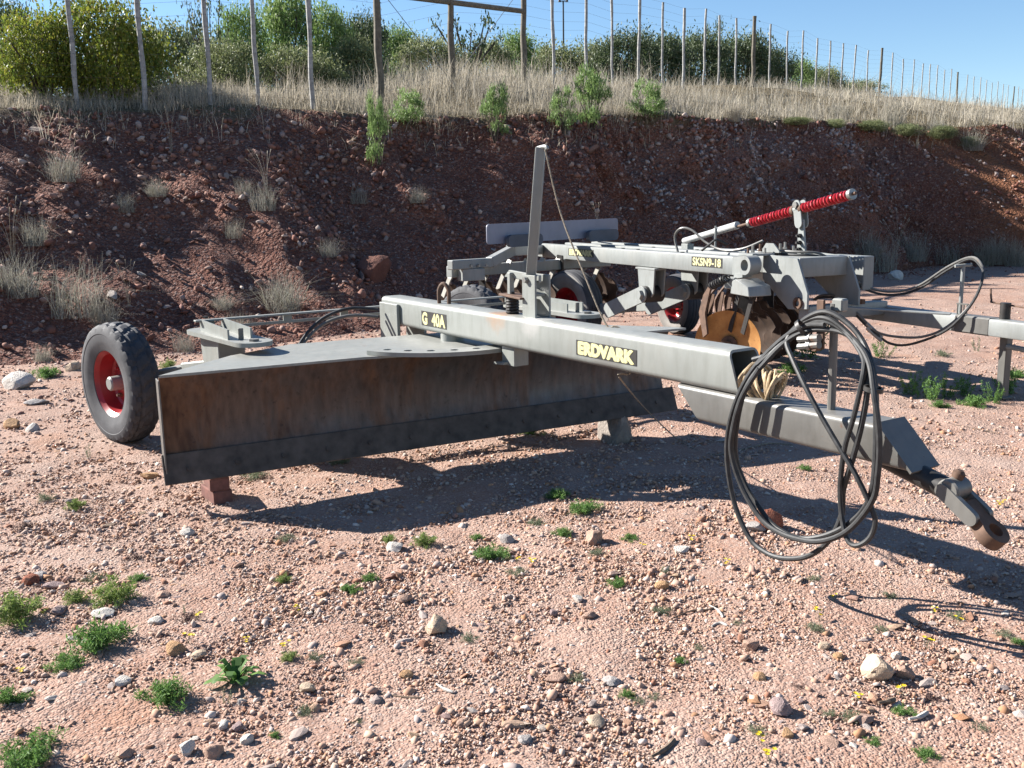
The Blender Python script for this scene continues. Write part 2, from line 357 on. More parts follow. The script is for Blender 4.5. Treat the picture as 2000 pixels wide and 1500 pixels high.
M_LEAFG = m_island('mid_green_leaves', [(.09, .15, .04), (.14, .21, .06), (.20, .27, .09), (.10, .165, .05)], .55, 2, .1, trans=.35)
M_LEAFD = m_island('dark_green_leaves', [(.035, .055, .022), (.055, .08, .03), (.08, .105, .045), (.10, .12, .07)], .55, 2, .1, trans=.25)
M_LEAFO = m_island('olive_leaves', [(.10, .125, .05), (.15, .175, .075), (.20, .215, .10), (.12, .14, .06)], .6, 2, .1, trans=.3)
M_LEAFB = m_island('bright_green_leaves', [(.11, .18, .05), (.16, .24, .075), (.21, .29, .11), (.10, .16, .05)], .5, 2, .08, trans=.4)
M_BARK = m_simple('bark', (.11, .085, .065), .9, 0, .4, 20)
M_POST = m_simple('weathered_post_wood', (.46, .45, .43), .85, 0, .35, 12, .4)
M_POST2 = m_simple('dark_post_wood', (.20, .175, .135), .85, 0, .35, 12, .4)
M_WIRE = m_simple('fence_wire', (.28, .28, .28), .5, .6, .1)
M_FLOWER = m_simple('yellow_petals', (.80, .58, .02), .6, 0, .15)
M_BRICK = m_simple('brick_clay', (.22, .095, .075), .9, 0, .35, 20, .4)
M_STICK = m_simple('dead_wood', (.24, .17, .12), .9, 0, .4, 25)
M_BONE = m_simple('bleached_wood', (.62, .58, .52), .85, 0, .2, 25)

# ------------------------------------------------------------------ ground
def hg(x, y):
    x = np.asarray(x, float); y = np.asarray(y, float)
    return .018 * fbm(x * .9, y * .9, 3, 3) + .02 * vnoise(x * .25 + 3, y * .25, 5)
def axis_coords(lo, hi, step, far_lo, far_hi):
    c = list(np.arange(lo, hi + 1e-6, step)); a = step
    while c[-1] < far_hi: a *= 1.35; c.append(c[-1] + a)
    a = step
    while c[0] > far_lo: a *= 1.35; c.insert(0, c[0] - a)
    return np.array(c)
def grid_faces(nx, ny):
    i, j = np.meshgrid(np.arange(nx - 1), np.arange(ny - 1)); a = (j * nx + i).ravel()
    return np.stack([a, a + 1, a + nx + 1, a + nx], 1)
gx = axis_coords(-7, 9, .09, -500, 500); gy = axis_coords(1.2, 16, .09, -60, 900)
X, Y = np.meshgrid(gx, gy); V = np.stack([X.ravel(), Y.ravel(), hg(X.ravel(), Y.ravel())], 1)
near = np.clip(1 - (np.hypot(V[:, 0], V[:, 1] - 8) - 25) / 20, 0, 1); V[:, 2] = V[:, 2] * near + .009 * near * fbm(V[:, 0] * 6, V[:, 1] * 6, 8, 2)
ground = meshobj('ground', fast_mesh('ground', V, grid_faces(len(gx), len(gy)), M_GROUND, True)); tag(ground, kind='structure')

# stone shapes
def stone_mesh(name, mat, seed, sub=1, squash=.6, ang=.22, cut=.42):
    bm = bmesh.new(); bmesh.ops.create_icosphere(bm, subdivisions=sub, radius=1); r = random.Random(seed)
    cuts = [(Vector((r.gauss(0, 1), r.gauss(0, 1), r.gauss(0, 1))).normalized(), r.uniform(cut, .85)) for _ in range(10)]
    sx, sy, sz = r.uniform(.75, 1.2), r.uniform(.6, .95), squash * r.uniform(.75, 1.2)
    for v in bm.verts:
        p = v.co.copy()
        for n, d in cuts:
            e = p.dot(n) - d
            if e > 0: p -= n * e * .92
        p *= 1 + r.uniform(-ang, ang) * .35
        v.co = Vector((p.x * sx, p.y * sy, p.z * sz))
    me = bpy.data.meshes.new(name); bm.to_mesh(me); bm.free(); me.materials.append(mat)
    if sub > 2:
        me.polygons.foreach_set('use_smooth', [True] * len(me.polygons)); me.set_sharp_from_angle(angle=R(28))
    return me
def ico_proto(seed, flat=.6):
    bm = bmesh.new(); bmesh.ops.create_icosphere(bm, subdivisions=1, radius=1); r = random.Random(seed)
    V = np.array([[v.co.x * (1 + r.uniform(-.4, .4)), v.co.y * (.75 + r.uniform(-.35, .35)), v.co.z * flat * (1 + r.uniform(-.45, .45))] for v in bm.verts]); bm.verts.index_update()
    F = np.array([[v.index for v in f.verts] for f in bm.faces]); bm.free(); return V, F
def rotmats(n, tilt=.5):
    a = NR.uniform(0, 2 * np.pi, n); b = NR.normal(0, tilt, n); c = NR.normal(0, tilt, n)
    ca, sa, cb, sb, cc, sc = np.cos(a), np.sin(a), np.cos(b), np.sin(b), np.cos(c), np.sin(c); o = np.zeros(n); l = np.ones(n)
    Rz = np.stack([ca, -sa, o, sa, ca, o, o, o, l], 1).reshape(n, 3, 3); Rx = np.stack([l, o, o, o, cb, -sb, o, sb, cb], 1).reshape(n, 3, 3); Ry = np.stack([cc, o, sc, o, l, o, -sc, o, cc], 1).reshape(n, 3, 3)
    return Rz @ Rx @ Ry
def scatter(protos, pos, size, tilt=.5):
    n = len(pos); k = NR.integers(0, len(protos), n); RM = rotmats(n, tilt); VV, FF, off = [], [], 0
    for i, (pv, pf) in enumerate(protos):
        s = np.where(k == i)[0]
        if not len(s): continue
        v = np.einsum('nij,vj->nvi', RM[s], pv) * size[s, None, None] + pos[s][:, None, :]
        f = pf[None] + (np.arange(len(s)) * len(pv))[:, None, None] + off
        VV.append(v.reshape(-1, 3)); FF.append(f.reshape(-1, pf.shape[1])); off += len(s) * len(pv)
    return np.concatenate(VV), np.concatenate(FF)
PROT = [ico_proto(i, f) for i, f in enumerate((.5, .65, .36, .5, .7, .42, .55, .32))]
# gravel: nobody could count it; small pebbles, thinning out with distance
def gravel(n, y0, y1, s0, s1, xlo=-.64, xhi=.64, powr=1.6):
    y = y0 + (y1 - y0) * NR.random(n) ** powr; k = NR.uniform(xlo, xhi, n); k = np.where(NR.random(n) < .2, np.sign(k) * (.5 + NR.exponential(.35, n)), k); x = k * (y + .6)
    dens = .5 + .5 * fbm(x * 1.1, y * 1.1, 21, 3) + .35 * vnoise(x * 3.3, y * 3.3, 27) - .10 * np.clip(x, -1, 1.5); keep = NR.random(n) < np.clip(.3 + .65 * dens, .16, 1); x, y = x[keep], y[keep]
    s = s0 * (s1 / s0) ** (NR.random(len(x)) ** 2.2); return np.stack([x, y, hg(x, y) + s * .12], 1), s
pA, sA = gravel(135000, 2.15, 6.2, .0035, .0095, powr=1.35); pB, sB = gravel(20000, 2.2, 9.5, .009, .019, powr=1.4); pC, sC = gravel(3000, 2.3, 15, .016, .032, powr=1.2)
pE, sE = gravel(15000, 3.6, 11, .009, .024, -.64, .25, 1.1); pF, sF = gravel(9000, 3.4, 14, .007, .02, -.2, .7, 1.1); pB = np.concatenate([pB, pE, pF]); sB = np.concatenate([sB, sE, sF])
pD, sD = gravel(42000, 2.15, 3.9, .003, .0075, powr=1.1)
def oct_proto(seed, flat):
    r = random.Random(seed); V = np.array([[x * r.uniform(.7, 1.25) + r.uniform(-.25, .25), y * r.uniform(.6, 1.1) + r.uniform(-.25, .25), z * flat * r.uniform(.8, 1.3)] for x, y, z in ((1, 0, 0), (-1, 0, 0), (0, 1, 0), (0, -1, 0), (0, 0, 1), (0, 0, -1))])
    return V, np.array([(0, 2, 4), (2, 1, 4), (1, 3, 4), (3, 0, 4), (2, 0, 5), (1, 2, 5), (3, 1, 5), (0, 3, 5)])
V1, F1 = scatter([oct_proto(70 + i, .75) for i in range(8)], np.concatenate([pA, pD]), np.concatenate([sA, sD]) * 1.12, .7); V, F = scatter(PROT, np.concatenate([pB, pC]), np.concatenate([sB, sC])); F = np.concatenate([F1, F + len(V1)]); V = np.concatenate([V1, V])
o = meshobj('gravel', fast_mesh('gravel', V, F, M_PEBBLE), ground); tag(o, kind='stuff')
# the stones one can pick apart, set in the ground
SM = [stone_mesh('stone', M_STONE, 40 + i, 1 if i < 6 else 2, .5 + .05 * (i % 4)) for i in range(12)]
clusters = [(100, 1150), (300, 1190), (200, 1340), (420, 1440), (560, 1420), (900, 1120), (1050, 1130), (1350, 1120), (1300, 1180), (1450, 1300), (1750, 1390), (1900, 1300), (80, 900), (60, 820), (260, 960), (330, 1000), (500, 1180), (1150, 1420), (1550, 1420), (100, 1000)]
rs = random.Random(5)
for i in range(300):
    if rs.random() < .55:
        cu, cv = rs.choice(clusters); u = rs.gauss(cu, 95); v = rs.gauss(cv, 55)
    else:
        u = rs.uniform(-20, 2020); v = 820 + 690 * rs.random() ** .9
    if v < 800 or v > 1520: continue
    p = at(u, v); s = rs.uniform(.011, .027) if rs.random() < .84 else rs.uniform(.027, .045)
    s *= .75 + .25 * p.y / 4
    z = float(hg(p.x, p.y)) + s * .02
    meshobj('stone', SM[rs.randrange(12)], ground, (p.x, p.y, z), (rs.gauss(0, .25), rs.gauss(0, .25), rs.uniform(0, 6.3)), (s * rs.uniform(.9, 1.6), s, s * rs.uniform(.5, 1.0)))

# ------------------------------------------------------------------ embankment and hill
BP = np.array([-5.4, 9.8]); BD = np.array([.762, .648]); BN = np.array([.648, -.762])    # foot line, its direction, side facing the yard
def bank_par(s):
    w = np.interp(s, [-30, 0, 3, 6, 9, 14, 18, 30, 60], [5.9, 5.8, 5.5, 4.7, 2.9, 1.8, 1.7, 1.7, 1.9])
    hc = np.interp(s, [-30, 1, 3, 6, 9, 14, 18, 26, 60], [3.05, 3.17, 3.24, 3.26, 3.2, 3.36, 3.4, 3.45, 3.6])
    hc = hc + .10 * fbm(s * .55, s * 0 + 9, 35, 4); spur = smooth(20.0, 22.2, s); ob = 4.2 * spur + .35 * fbm(s * .35, s * 0, 31, 3); oc = 2.0 * smooth(20.3, 24, s) + .30 * fbm(s * .6, s * 0 + 4, 33, 4)
    return w, hc, ob, oc
def hill(v, s=20.0):
    v1 = np.interp(s, [-30, 0, 8, 12.8, 28, 48, 112, 240], [.6, .8, 2.0, 5, 10, 17, 38, 80]); return np.interp(s, [8, 13, 22, 30, 120], [.26, .25, .225, .205, .21]) * np.minimum(v, v1) + .05 * np.clip(v - v1, 0, 70)
def bank_point(s, t):
    "t 0..1 foot to crest, above 1: metres behind the crest"
    s = np.asarray(s, float); t = np.asarray(t, float); w, hc, ob, oc = bank_par(s)
    tt = np.clip(t, 0, 1); v = np.clip(t - 1, 0, None)
    off = ob * (1 - tt) + (oc - w) * tt - v
    steep = smooth(6, 11, s)
    prof_l = np.where(tt < .12, tt * .6, .072 + (tt - .12) / .88 * .928); prof_r = np.where(tt < .22, tt * .9, .198 + (tt - .22) / .78 * .802)
    z = hc * (prof_l * (1 - steep) + prof_r * steep) + hill(v, s)
    face = np.sin(np.pi * np.clip(t, 0, 1.05) / 1.05).clip(0, 1) ** .6
    rough = fbm(s * .9, tt * 2.6, 41, 4) * .30 + fbm(s * 2.0, tt * 5, 43, 3) * .10 + fbm(s * 3.2, tt * 8, 47, 3) * .10 + np.abs(fbm(s * 7.5, tt * 19, 49, 2)) * .06
    gully = -np.abs(fbm(s * 1.3 + tt * 1.6 * steep, tt * .5, 53, 3)) * .30
    off = off + face * (rough + gully * (.4 + .6 * steep)) 
    z = z + face * .05 * fbm(s * 4, tt * 9, 59, 2) + np.where(v > 0, .08 * fbm(s * .7, v * .7, 61, 3) * np.clip(v, 0, 1), 0)
    return BP[0] + BD[0] * s + BN[0] * off, BP[1] + BD[1] * s + BN[1] * off, z
sc_ = np.concatenate([np.arange(-30, -5, 1.0), np.arange(-5, 30, .11), np.arange(30, 60, .8), np.arange(60, 240, 6)])
tc_ = np.concatenate([[-.12], np.linspace(0, 1, 52), 1 + np.array([.12, .25, .4, .6, .85, 1.2, 1.7, 2.3, 3, 4, 5.2, 6.6, 8.2, 10, 12.5, 16, 20, 26, 34, 45, 60, 80, 110, 160])])
S, T = np.meshgrid(sc_, tc_); s_, t_ = S.ravel(), T.ravel(); bx, by, bz = bank_point(s_, t_)
low = t_ < 0; bx[low] += BN[0] * .5; by[low] += BN[1] * .5; bz[low] = -.35
me = fast_mesh('embankment', np.stack([bx, by, bz], 1), grid_faces(len(sc_), len(tc_)), M_BANK, True)
for nm, val in (('grassy', smooth(.93, 1.03, t_ + .05 * fbm(s_ * 1.5, t_ * 3, 71, 3))), ('pale', .75 * smooth(11, 14.5, s_) * (1 - smooth(20.3, 21.3, s_)) * smooth(.42, .62, t_) * (1 - smooth(.85, .95, t_)) * np.clip(.55 + .5 * fbm(s_ * .7, t_ * 3, 73, 3), 0, 1)), ('orange', np.clip(smooth(20.7, 21.6, s_) + .12 * smooth(9, 13, s_) * (1 - smooth(.3, .5, t_)), 0, 1))):
    me.attributes.new(nm, 'FLOAT', 'POINT').data.foreach_set('value', np.asarray(val, np.float32))
bank = meshobj('embankment', me); tag(bank, kind='structure')
def bank_at(u, v):
    "(s, t) of the bank point seen at a place in the photograph"
    best = None
    d = fwd * 1850 + rgt * (u - 1000) - upv * (v - 750); d.normalize()
    q = np.stack([bx, by, bz - CAMZ], 1); dd = np.array(d); k = q @ dd; e = np.linalg.norm(q - k[:, None] * dd, axis=1) / np.maximum(k, .1); e[(k < 0) | (t_ < 0)] = 9
    i = int(np.argmin(e + .0005 * k)); return float(s_[i]), float(t_[i])
def bank_xyz(s, t): a, b, c = bank_point(np.array([s]), np.array([t])); return Vector((float(a[0]), float(b[0]), float(c[0])))
# rubble lying on the bank (uncountable) and the stones one can pick apart
n = 30000; s = NR.uniform(-4.5, 27, n); t = NR.random(n) ** .8
keep = NR.random(n) < np.where(s < 8, .95, .8) * np.clip(.6 + .55 * fbm(s * .8, t * 3, 81, 3), .08, 1); s, t = s[keep], t[keep]
px, py, pz = bank_point(s, t); sz = .013 * (6.0 ** (NR.random(len(s)) ** 1.9))
nf = 5200; sf = NR.uniform(-4.5, 27, nf); df = NR.exponential(.75, nf); fx, fy, fz = bank_point(sf, np.zeros(nf)); fx = fx + BN[0] * (df - .2); fy = fy + BN[1] * (df - .2); szf = .009 * (4.2 ** (NR.random(nf) ** 1.7))
px = np.concatenate([px, fx]); py = np.concatenate([py, fy]); pz = np.concatenate([pz, hg(fx, fy)]); sz = np.concatenate([sz, szf])
V, F = scatter(PROT, np.stack([px + BN[0] * sz * .3, py + BN[1] * sz * .3, pz + sz * .2], 1), sz, .8)
o = meshobj('rubble', fast_mesh('rubble', V, F, M_RUBBLE), bank); tag(o, kind='stuff')
n = 6000; s = NR.uniform(11, 20.8, n); t = NR.uniform(.40, .97, n); keep = NR.random(n) < np.clip(.25 + .9 * fbm(s * .7, t * 3, 73, 3), 0, 1) * smooth(11, 13.5, s); s, t = s[keep], t[keep]
px, py, pz = bank_point(s, t); sz = .02 * (3.4 ** (NR.random(len(s)) ** 1.6)); V, F = scatter(PROT, np.stack([px + BN[0] * sz * .3, py + BN[1] * sz * .3, pz + sz * .1], 1), sz, .8)
o = meshobj('pale_rubble', fast_mesh('pale_rubble', V, F, m_island('pale_rubble', [(.40, .32, .31), (.52, .45, .44), (.62, .55, .53), (.34, .26, .25), (.74, .68, .65)], .9, 20, .2)), bank); tag(o, kind='stuff')
BSM = [stone_mesh('stone', M_BSTONE, 80 + i, 1 if i < 6 else 2, .65) for i in range(10)]
for i in range(295):
    s = rs.uniform(-4, 9) if rs.random() < .68 else rs.uniform(9, 26); t = rs.random() ** .9
    p = bank_xyz(s, t); k = rs.uniform(.035, .07) if rs.random() < .85 else rs.uniform(.07, .12)
    meshobj('stone', BSM[rs.randrange(10)], bank, (p.x + BN[0] * k * .3, p.y + BN[1] * k * .3, p.z + k * .1), (rs.gauss(0, .5), rs.gauss(0, .5), rs.uniform(0, 6.3)), (k * rs.uniform(.9, 1.5), k, k * rs.uniform(.7, 1.1)))

# ------------------------------------------------------------------ grass blades and leaves
def blades(pos, h, w, lean, bend=.5):
    n = len(pos); a = NR.uniform(0, 2 * np.pi, n); la = NR.uniform(0, 2 * np.pi, n); ln = np.abs(NR.normal(0, lean, n))
    sx, sy = np.cos(a) * w, np.sin(a) * w; dx, dy = np.cos(la) * ln * h, np.sin(la) * ln * h
    P = np.zeros((n, 6, 3)); z = np.zeros(n)
    for k, (fr, wd, ld) in enumerate(((0, 1, 0), (.55, .8, .55 * (1 - bend)), (1, .18, 1))):
        cx = pos[:, 0] + dx * ld; cy = pos[:, 1] + dy * ld; cz = pos[:, 2] + h * fr * np.sqrt(np.clip(1 - (ln * ld) ** 2 * .5, .2, 1))
        P[:, 2 * k] = np.stack([cx - sx * wd, cy - sy * wd, cz], 1); P[:, 2 * k + 1] = np.stack([cx + sx * wd, cy + sy * wd, cz], 1)
    b = (np.arange(n) * 6)[:, None]
    F = np.concatenate([b + np.array([0, 1, 3, 2]), b + np.array([2, 3, 5, 4])]); return P.reshape(-1, 3), F
def leaves(pos, size, asp=.45, up=.3):
    n = len(pos); d = NR.normal(0, 1, (n, 3)); d[:, 2] += up; d /= np.linalg.norm(d, axis=1)[:, None]
    q = NR.normal(0, 1, (n, 3)); e = np.cross(d, q); e /= np.linalg.norm(e, axis=1)[:, None] + 1e-9
    size = size[:, None]; P = np.stack([pos, pos + d * size * .5 + e * size * asp * .5, pos + d * size, pos + d * size * .5 - e * size * asp * .5], 1)
    F = (np.arange(n) * 4)[:, None] + np.arange(4); return P.reshape(-1, 3), F
# dry grass along the crest and the slope behind it
def crest_grass(n, s0, s1, v0, v1, h0, h1, w, seed):
    s = NR.uniform(s0, s1, n); v = v0 + (v1 - v0) * NR.random(n) ** 1.2
    f = fbm(s * .8, v * 1.0, seed, 3); f2 = vnoise(s * 4.5, v * 4.5, seed + 9); keep = NR.random(n) < np.clip(.5 + .6 * f + .55 * f2, .03, 1); s, v = s[keep], v[keep]
    x, y, z = bank_point(s, 1 + v); h = (h0 + (h1 - h0) * NR.random(len(s))) * (.78 + .5 * np.clip(fbm(s * 1.1, v * 1.1, seed + 3, 3), -1, 1))
    return blades(np.stack([x, y, z - .02], 1), h, w * NR.uniform(.6, 1.4, len(s)), .62)
parts = [crest_grass(30000, -6, 13, -.11, 2.6, .12, .42, .0032, 91), crest_grass(26000, 0, 30, -.20, 3.2, .16, .45, .0045, 92), crest_grass(30000, 6, 60, 2.0, 13, .22, .55, .007, 93), crest_grass(16000, -6, 13, 1.2, 7, .22, .7, .0045, 94), crest_grass(5000, 8, 30, -.05, 6, .5, .95, .0045, 95)]
Vs, Fs, off = [], [], 0
for v, f in parts: Vs.append(v); Fs.append(f + off); off += len(v)
o = meshobj('dry_grass', fast_mesh('dry_grass', np.concatenate(Vs), np.concatenate(Fs), M_DRY)); tag(o, 'pale dry grass covering the top of the bank', 'grass', kind='stuff')

def terrain_z(x, y):
    q = np.array([x, y]) - BP; s = float(q @ BD); off = float(q @ BN); w, hc, ob, oc = bank_par(np.array([s])); v = float((oc - w)[0]) - off
    return float(bank_point(np.array([s]), np.array([1 + max(v, 0)]))[2][0])
def ray_at(u, v, Y):
    d = fwd * 1850 + rgt * (u - 1000) - upv * (v - 750); t = Y / d.y; return Vector((d.x * t, Y, CAMZ + d.z * t))

# ------------------------------------------------------------------ bushes and trees beyond the fence
def crown_mesh(name, mat, seed, nclump, per, leaf, asp, spread=.17, shape='round', up=.3):
    "unit crown: base at z 0, height 1, half width 1"
    r = np.random.default_rng(seed); global NR; keep, NR = NR, r
    P = []; tips = []
    for i in range(nclump):
        a = r.uniform(0, 2 * np.pi); z = r.uniform(.12, .93); prof = {'round': np.sqrt(max(.02, 1 - ((z - .45) / .55) ** 2)), 'upright': .75 - .55 * abs(z - .35), 'tree': np.sqrt(max(.02, 1 - ((z - .68) / .32) ** 2)) if z > .36 else 0}[shape]
        if shape == 'tree' and z < .38: z = r.uniform(.42, .9); prof = np.sqrt(max(.02, 1 - ((z - .68) / .32) ** 2))
        rad = prof * np.sqrt(r.uniform(.12, 1.0)) * r.uniform(.72, 1.1); c = np.array([np.cos(a) * rad, np.sin(a) * rad, z]); tips.append(c)
        k = int(per * r.uniform(.6, 1.3)); sp = spread * r.uniform(.6, 1.4)
        P.append(c + r.normal(0, 1, (k, 3)) * np.array([sp, sp, sp * .55]))
    P = np.concatenate(P); P[:, 2] = np.clip(P[:, 2], .01, None)
    V, F = leaves(P, leaf * r.uniform(.6, 1.4, len(P)), asp, up); NR = keep
    return fast_mesh(name, V, F, mat), tips
def trunk_mesh(name, tips, seed, mat=None, nst=5, r0=.03, scalexy=1.0):
    mb = MB(); r = random.Random(seed); stems = [Vector((r.uniform(-.12, .12), r.uniform(-.12, .12), -.08)) for _ in range(nst)]
    for i, c in enumerate(tips[::max(1, len(tips) // 14)]):
        b = stems[i % nst]; c = Vector(c); m = b.lerp(c, .5) + Vector((r.uniform(-.06, .06), r.uniform(-.06, .06), .07)); mb.tube([b, m, c], [r0, r0 * .6, r0 * .2], 5, 3)
    me = bpy.data.meshes.new(name); mb.bm.to_mesh(me); mb.bm.free(); me.materials.append(mat or M_BARK); return me
BK = {}
for kind, mat, shp, ncl, per, leaf, asp, sp in (('yellow', M_LEAFY, 'round', 120, 130, .05, .55, .15), ('mid', M_LEAFG, 'upright', 95, 130, .06, .35, .13), ('dark', M_LEAFD, 'round', 110, 130, .055, .5, .15), ('olive', M_LEAFO, 'round', 100, 130, .06, .45, .16), ('sparse', M_LEAFD, 'tree', 22, 38, .07, .5, .09), ('bright', M_LEAFB, 'upright', 32, 95, .10, .24, .095)):
    BK[kind] = []
    for q in range(2):
        cm, tips = crown_mesh('crown', mat, 300 + q + 7 * len(BK), ncl, per, leaf, asp, sp, shp, 1.2 if kind == 'bright' else .3); BK[kind].append((cm, trunk_mesh('trunk', tips, 400 + q, r0=.018 if kind in ('bright',) else .03)))
def bush(kind, u, vtop, Y, wpx, label, name='bush', cat='bush', group=None, seed=0, base=None):
    top = ray_at(u, vtop, Y); zb = terrain_z(top.x, top.y) if base is None else base.z
    p = Vector((top.x, top.y, zb)) if base is None else base; h = max(.35 if base is None else .15, (top.z - p.z)) * 1.04; hw = wpx / 2 / 1850 * Y * (1.1 if base is not None else 1.25)
    e = empty(name, p, seed * 1.7, label, cat, group); cm, tm = BK[kind][seed % 2]; sc = (hw, hw * .85, h)
    meshobj('crown', cm, e, scale=sc); meshobj('trunk', tm, e, scale=sc); return e
GRP = 'bushes beyond the game fence'
for i, (kind, u, vt, Y, w, lab) in enumerate([
    ('yellow', 185, 8, 17.5, 190, 'yellow green leafy bush behind the leftmost fence post'),
    ('yellow', 62, 40, 16.8, 150, 'smaller yellow leafy bush at the left edge of the picture'),
    ('dark', 5, 20, 21, 110, 'dark green bush cut by the left picture edge'),
    ('dark', 225, 75, 19, 150, 'dark leaves standing for shade at the lower right of the yellow green bush'),  # dark leaf colour paints the shade at the yellow bush's base
    ('olive', 335, 62, 30, 150, 'olive bush on the skyline between second and third post'),
    ('sparse', 402, -12, 21, 80, 'thin sparse tree behind the third fence post'),
    ('mid', 470, 20, 22, 120, 'tall feathery green tree left of the fourth post'),
    ('mid', 555, -6, 23, 150, 'tallest feathery green tree between fourth and fifth post'),
    ('mid', 640, 18, 24, 120, 'feathery green tree just right of the fifth post'),
    ('olive', 430, 85, 20, 120, 'low olive bush at the foot of the feathery trees'),
    ('olive', 590, 100, 21, 150, 'wide low olive bush below the tallest feathery tree'),
    ('dark', 706, 42, 30, 90, 'small dark bush left of the first thick strainer post'),
    ('olive', 690, 85, 23, 110, 'grey green low bush beside the first thick strainer post'),
    ('mid', 775, 62, 34, 110, 'mid green bush right of the first thick strainer post'),
    ('olive', 840, 82, 31, 130, 'olive bush on the slope between the first two strainer posts'),
    ('sparse', 905, 28, 33, 110, 'sparse round leaved tree behind the middle strainer post'),
    ('olive', 945, 88, 36, 110, 'olive bush between the middle and right strainer post'),
    ('mid', 1012, 72, 40, 100, 'green bush directly behind the right strainer post'),
    ('olive', 1085, 95, 42, 120, 'low olive bush under the thin mast on the skyline'),
    ('olive', 1150, 92, 44, 100, 'grey green bush right of the thin mast on the skyline'),
    ('dark', 1225, 72, 40, 110, 'dark round bush at the left end of the dark thicket'),
    ('dark', 1290, 80, 42, 120, 'dark bush in the middle of the thicket behind the droppers'),
    ('sparse', 1332, 66, 46, 50, 'little flat topped tree above the dark thicket'),
    ('dark', 1375, 76, 45, 120, 'dark bush right of the little flat topped tree'),
    ('sparse', 1392, 34, 50, 36, 'thin bare looking tree rising over the thicket'),
    ('dark', 1450, 78, 47, 120, 'wide dark bush behind the lone thick post of the right thicket'),
    ('dark', 1512, 102, 49, 90, 'last dark bush at the right end of the thicket'),
    ('mid', 1568, 122, 56, 70, 'small green bush right of the dark thicket'),
    ('olive', 1612, 135, 58, 70, 'small olive bush farther right on the skyline'),
    ('olive', 1675, 160, 60, 80, 'low scrubby bush at the foot of the far posts')]):
    bush(kind, u, vt, Y, w, lab, 'tree' if kind in ('sparse', 'mid') else 'bush', 'tree' if kind in ('sparse', 'mid') else 'bush', GRP, i)
# young green shrubs on the bank's edge
for i, (u, vb, vt, w, lab) in enumerate([(737, 322, 195, 60, 'slender green shrub hanging down the bank face'), (795, 246, 178, 100, 'yellowish green shrub on the crest right of the slender one'), (965, 272, 172, 80, 'green shrub on the crest left of the mast tip'), (1100, 262, 175, 80, 'left half of the big bright green shrub pair'), (1155, 255, 138, 100, 'tallest bright green shrub on the bank crest'), (1258, 236, 160, 95, 'broad bright green shrub at the right end of the shrub row')]):
    s, t = bank_at(u, vb); b = bank_xyz(s, min(t, 1.02)); bush('bright', u, vt, b.y, w, lab, 'shrub', 'shrub', 'young green shrubs on the bank crest', i, base=b)

for i, (u, vb, hp_, w, lab) in enumerate([(1560, 244, 14, 50, 'low dark scrub under the crest, leftmost of the right hand scrub row'), (1625, 250, 16, 46, 'low dark scrub under the crest, second of the right hand row'), (1700, 256, 20, 60, 'low dark scrub under the crest above the pale stones'), (1770, 262, 18, 50, 'low dark scrub under the crest right of the pale stones'), (1840, 270, 22, 52, 'low dark scrub under the crest left of the spur'), (1895, 290, 22, 34, 'round dark scrub at the top of the spur')]):
    s, t = bank_at(u, vb); b = bank_xyz(s, min(t, 1.02)); bush('olive', u, vb - hp_, b.y, w, lab, 'bush', 'bush', 'low scrub under the crest', i, base=b)

# ------------------------------------------------------------------ grass tufts on the bank
def tuft_mesh(name, mat, seed, n, h, rad, w, lean):
    global NR; keep, NR = NR, np.random.default_rng(seed); a = NR.uniform(0, 6.28, n); r = rad * np.sqrt(NR.random(n)); pos = np.stack([r * np.cos(a), r * np.sin(a), 0 * a - .02], 1)
    V, F = blades(pos, h * NR.uniform(.45, 1.1, n), w, lean); NR = keep; return fast_mesh(name, V, F, mat)
TUFT = [tuft_mesh('grass_tuft', M_DRYG, 500 + i, 240 + 60 * i, .5, .24, .0024, .75 + .3 * i) for i in range(3)]
TUFTP = [tuft_mesh('grass_tuft', M_DRY, 510 + i, 420, .5, .17, .0026, .8) for i in range(2)]
def reed_mesh(seed, n=7):
    r = random.Random(seed); mb = MB()
    for i in range(n):
        a = r.uniform(0, 6.3); l = r.uniform(.1, .45); h = r.uniform(.7, 1.05); e = Vector((math.cos(a) * l, math.sin(a) * l, h)); b = Vector((r.uniform(-.05, .05), r.uniform(-.05, .05), -.03)); m = b.lerp(e, .55) + Vector((-e.x * .2, -e.y * .2, .06))
        mb.tube([b, m, e], .0035, 4, 4); mb.tube([e, e + (e - m).normalized() * .07 + Vector((0, 0, -.01)), e + (e - m).normalized() * .15 + Vector((0, 0, -.035))], [.005, .011, .003], 5, 3)
    me = bpy.data.meshes.new('reed'); mb.bm.to_mesh(me); mb.bm.free(); me.materials.append(M_DRY); return me
REED = [reed_mesh(i) for i in range(3)]
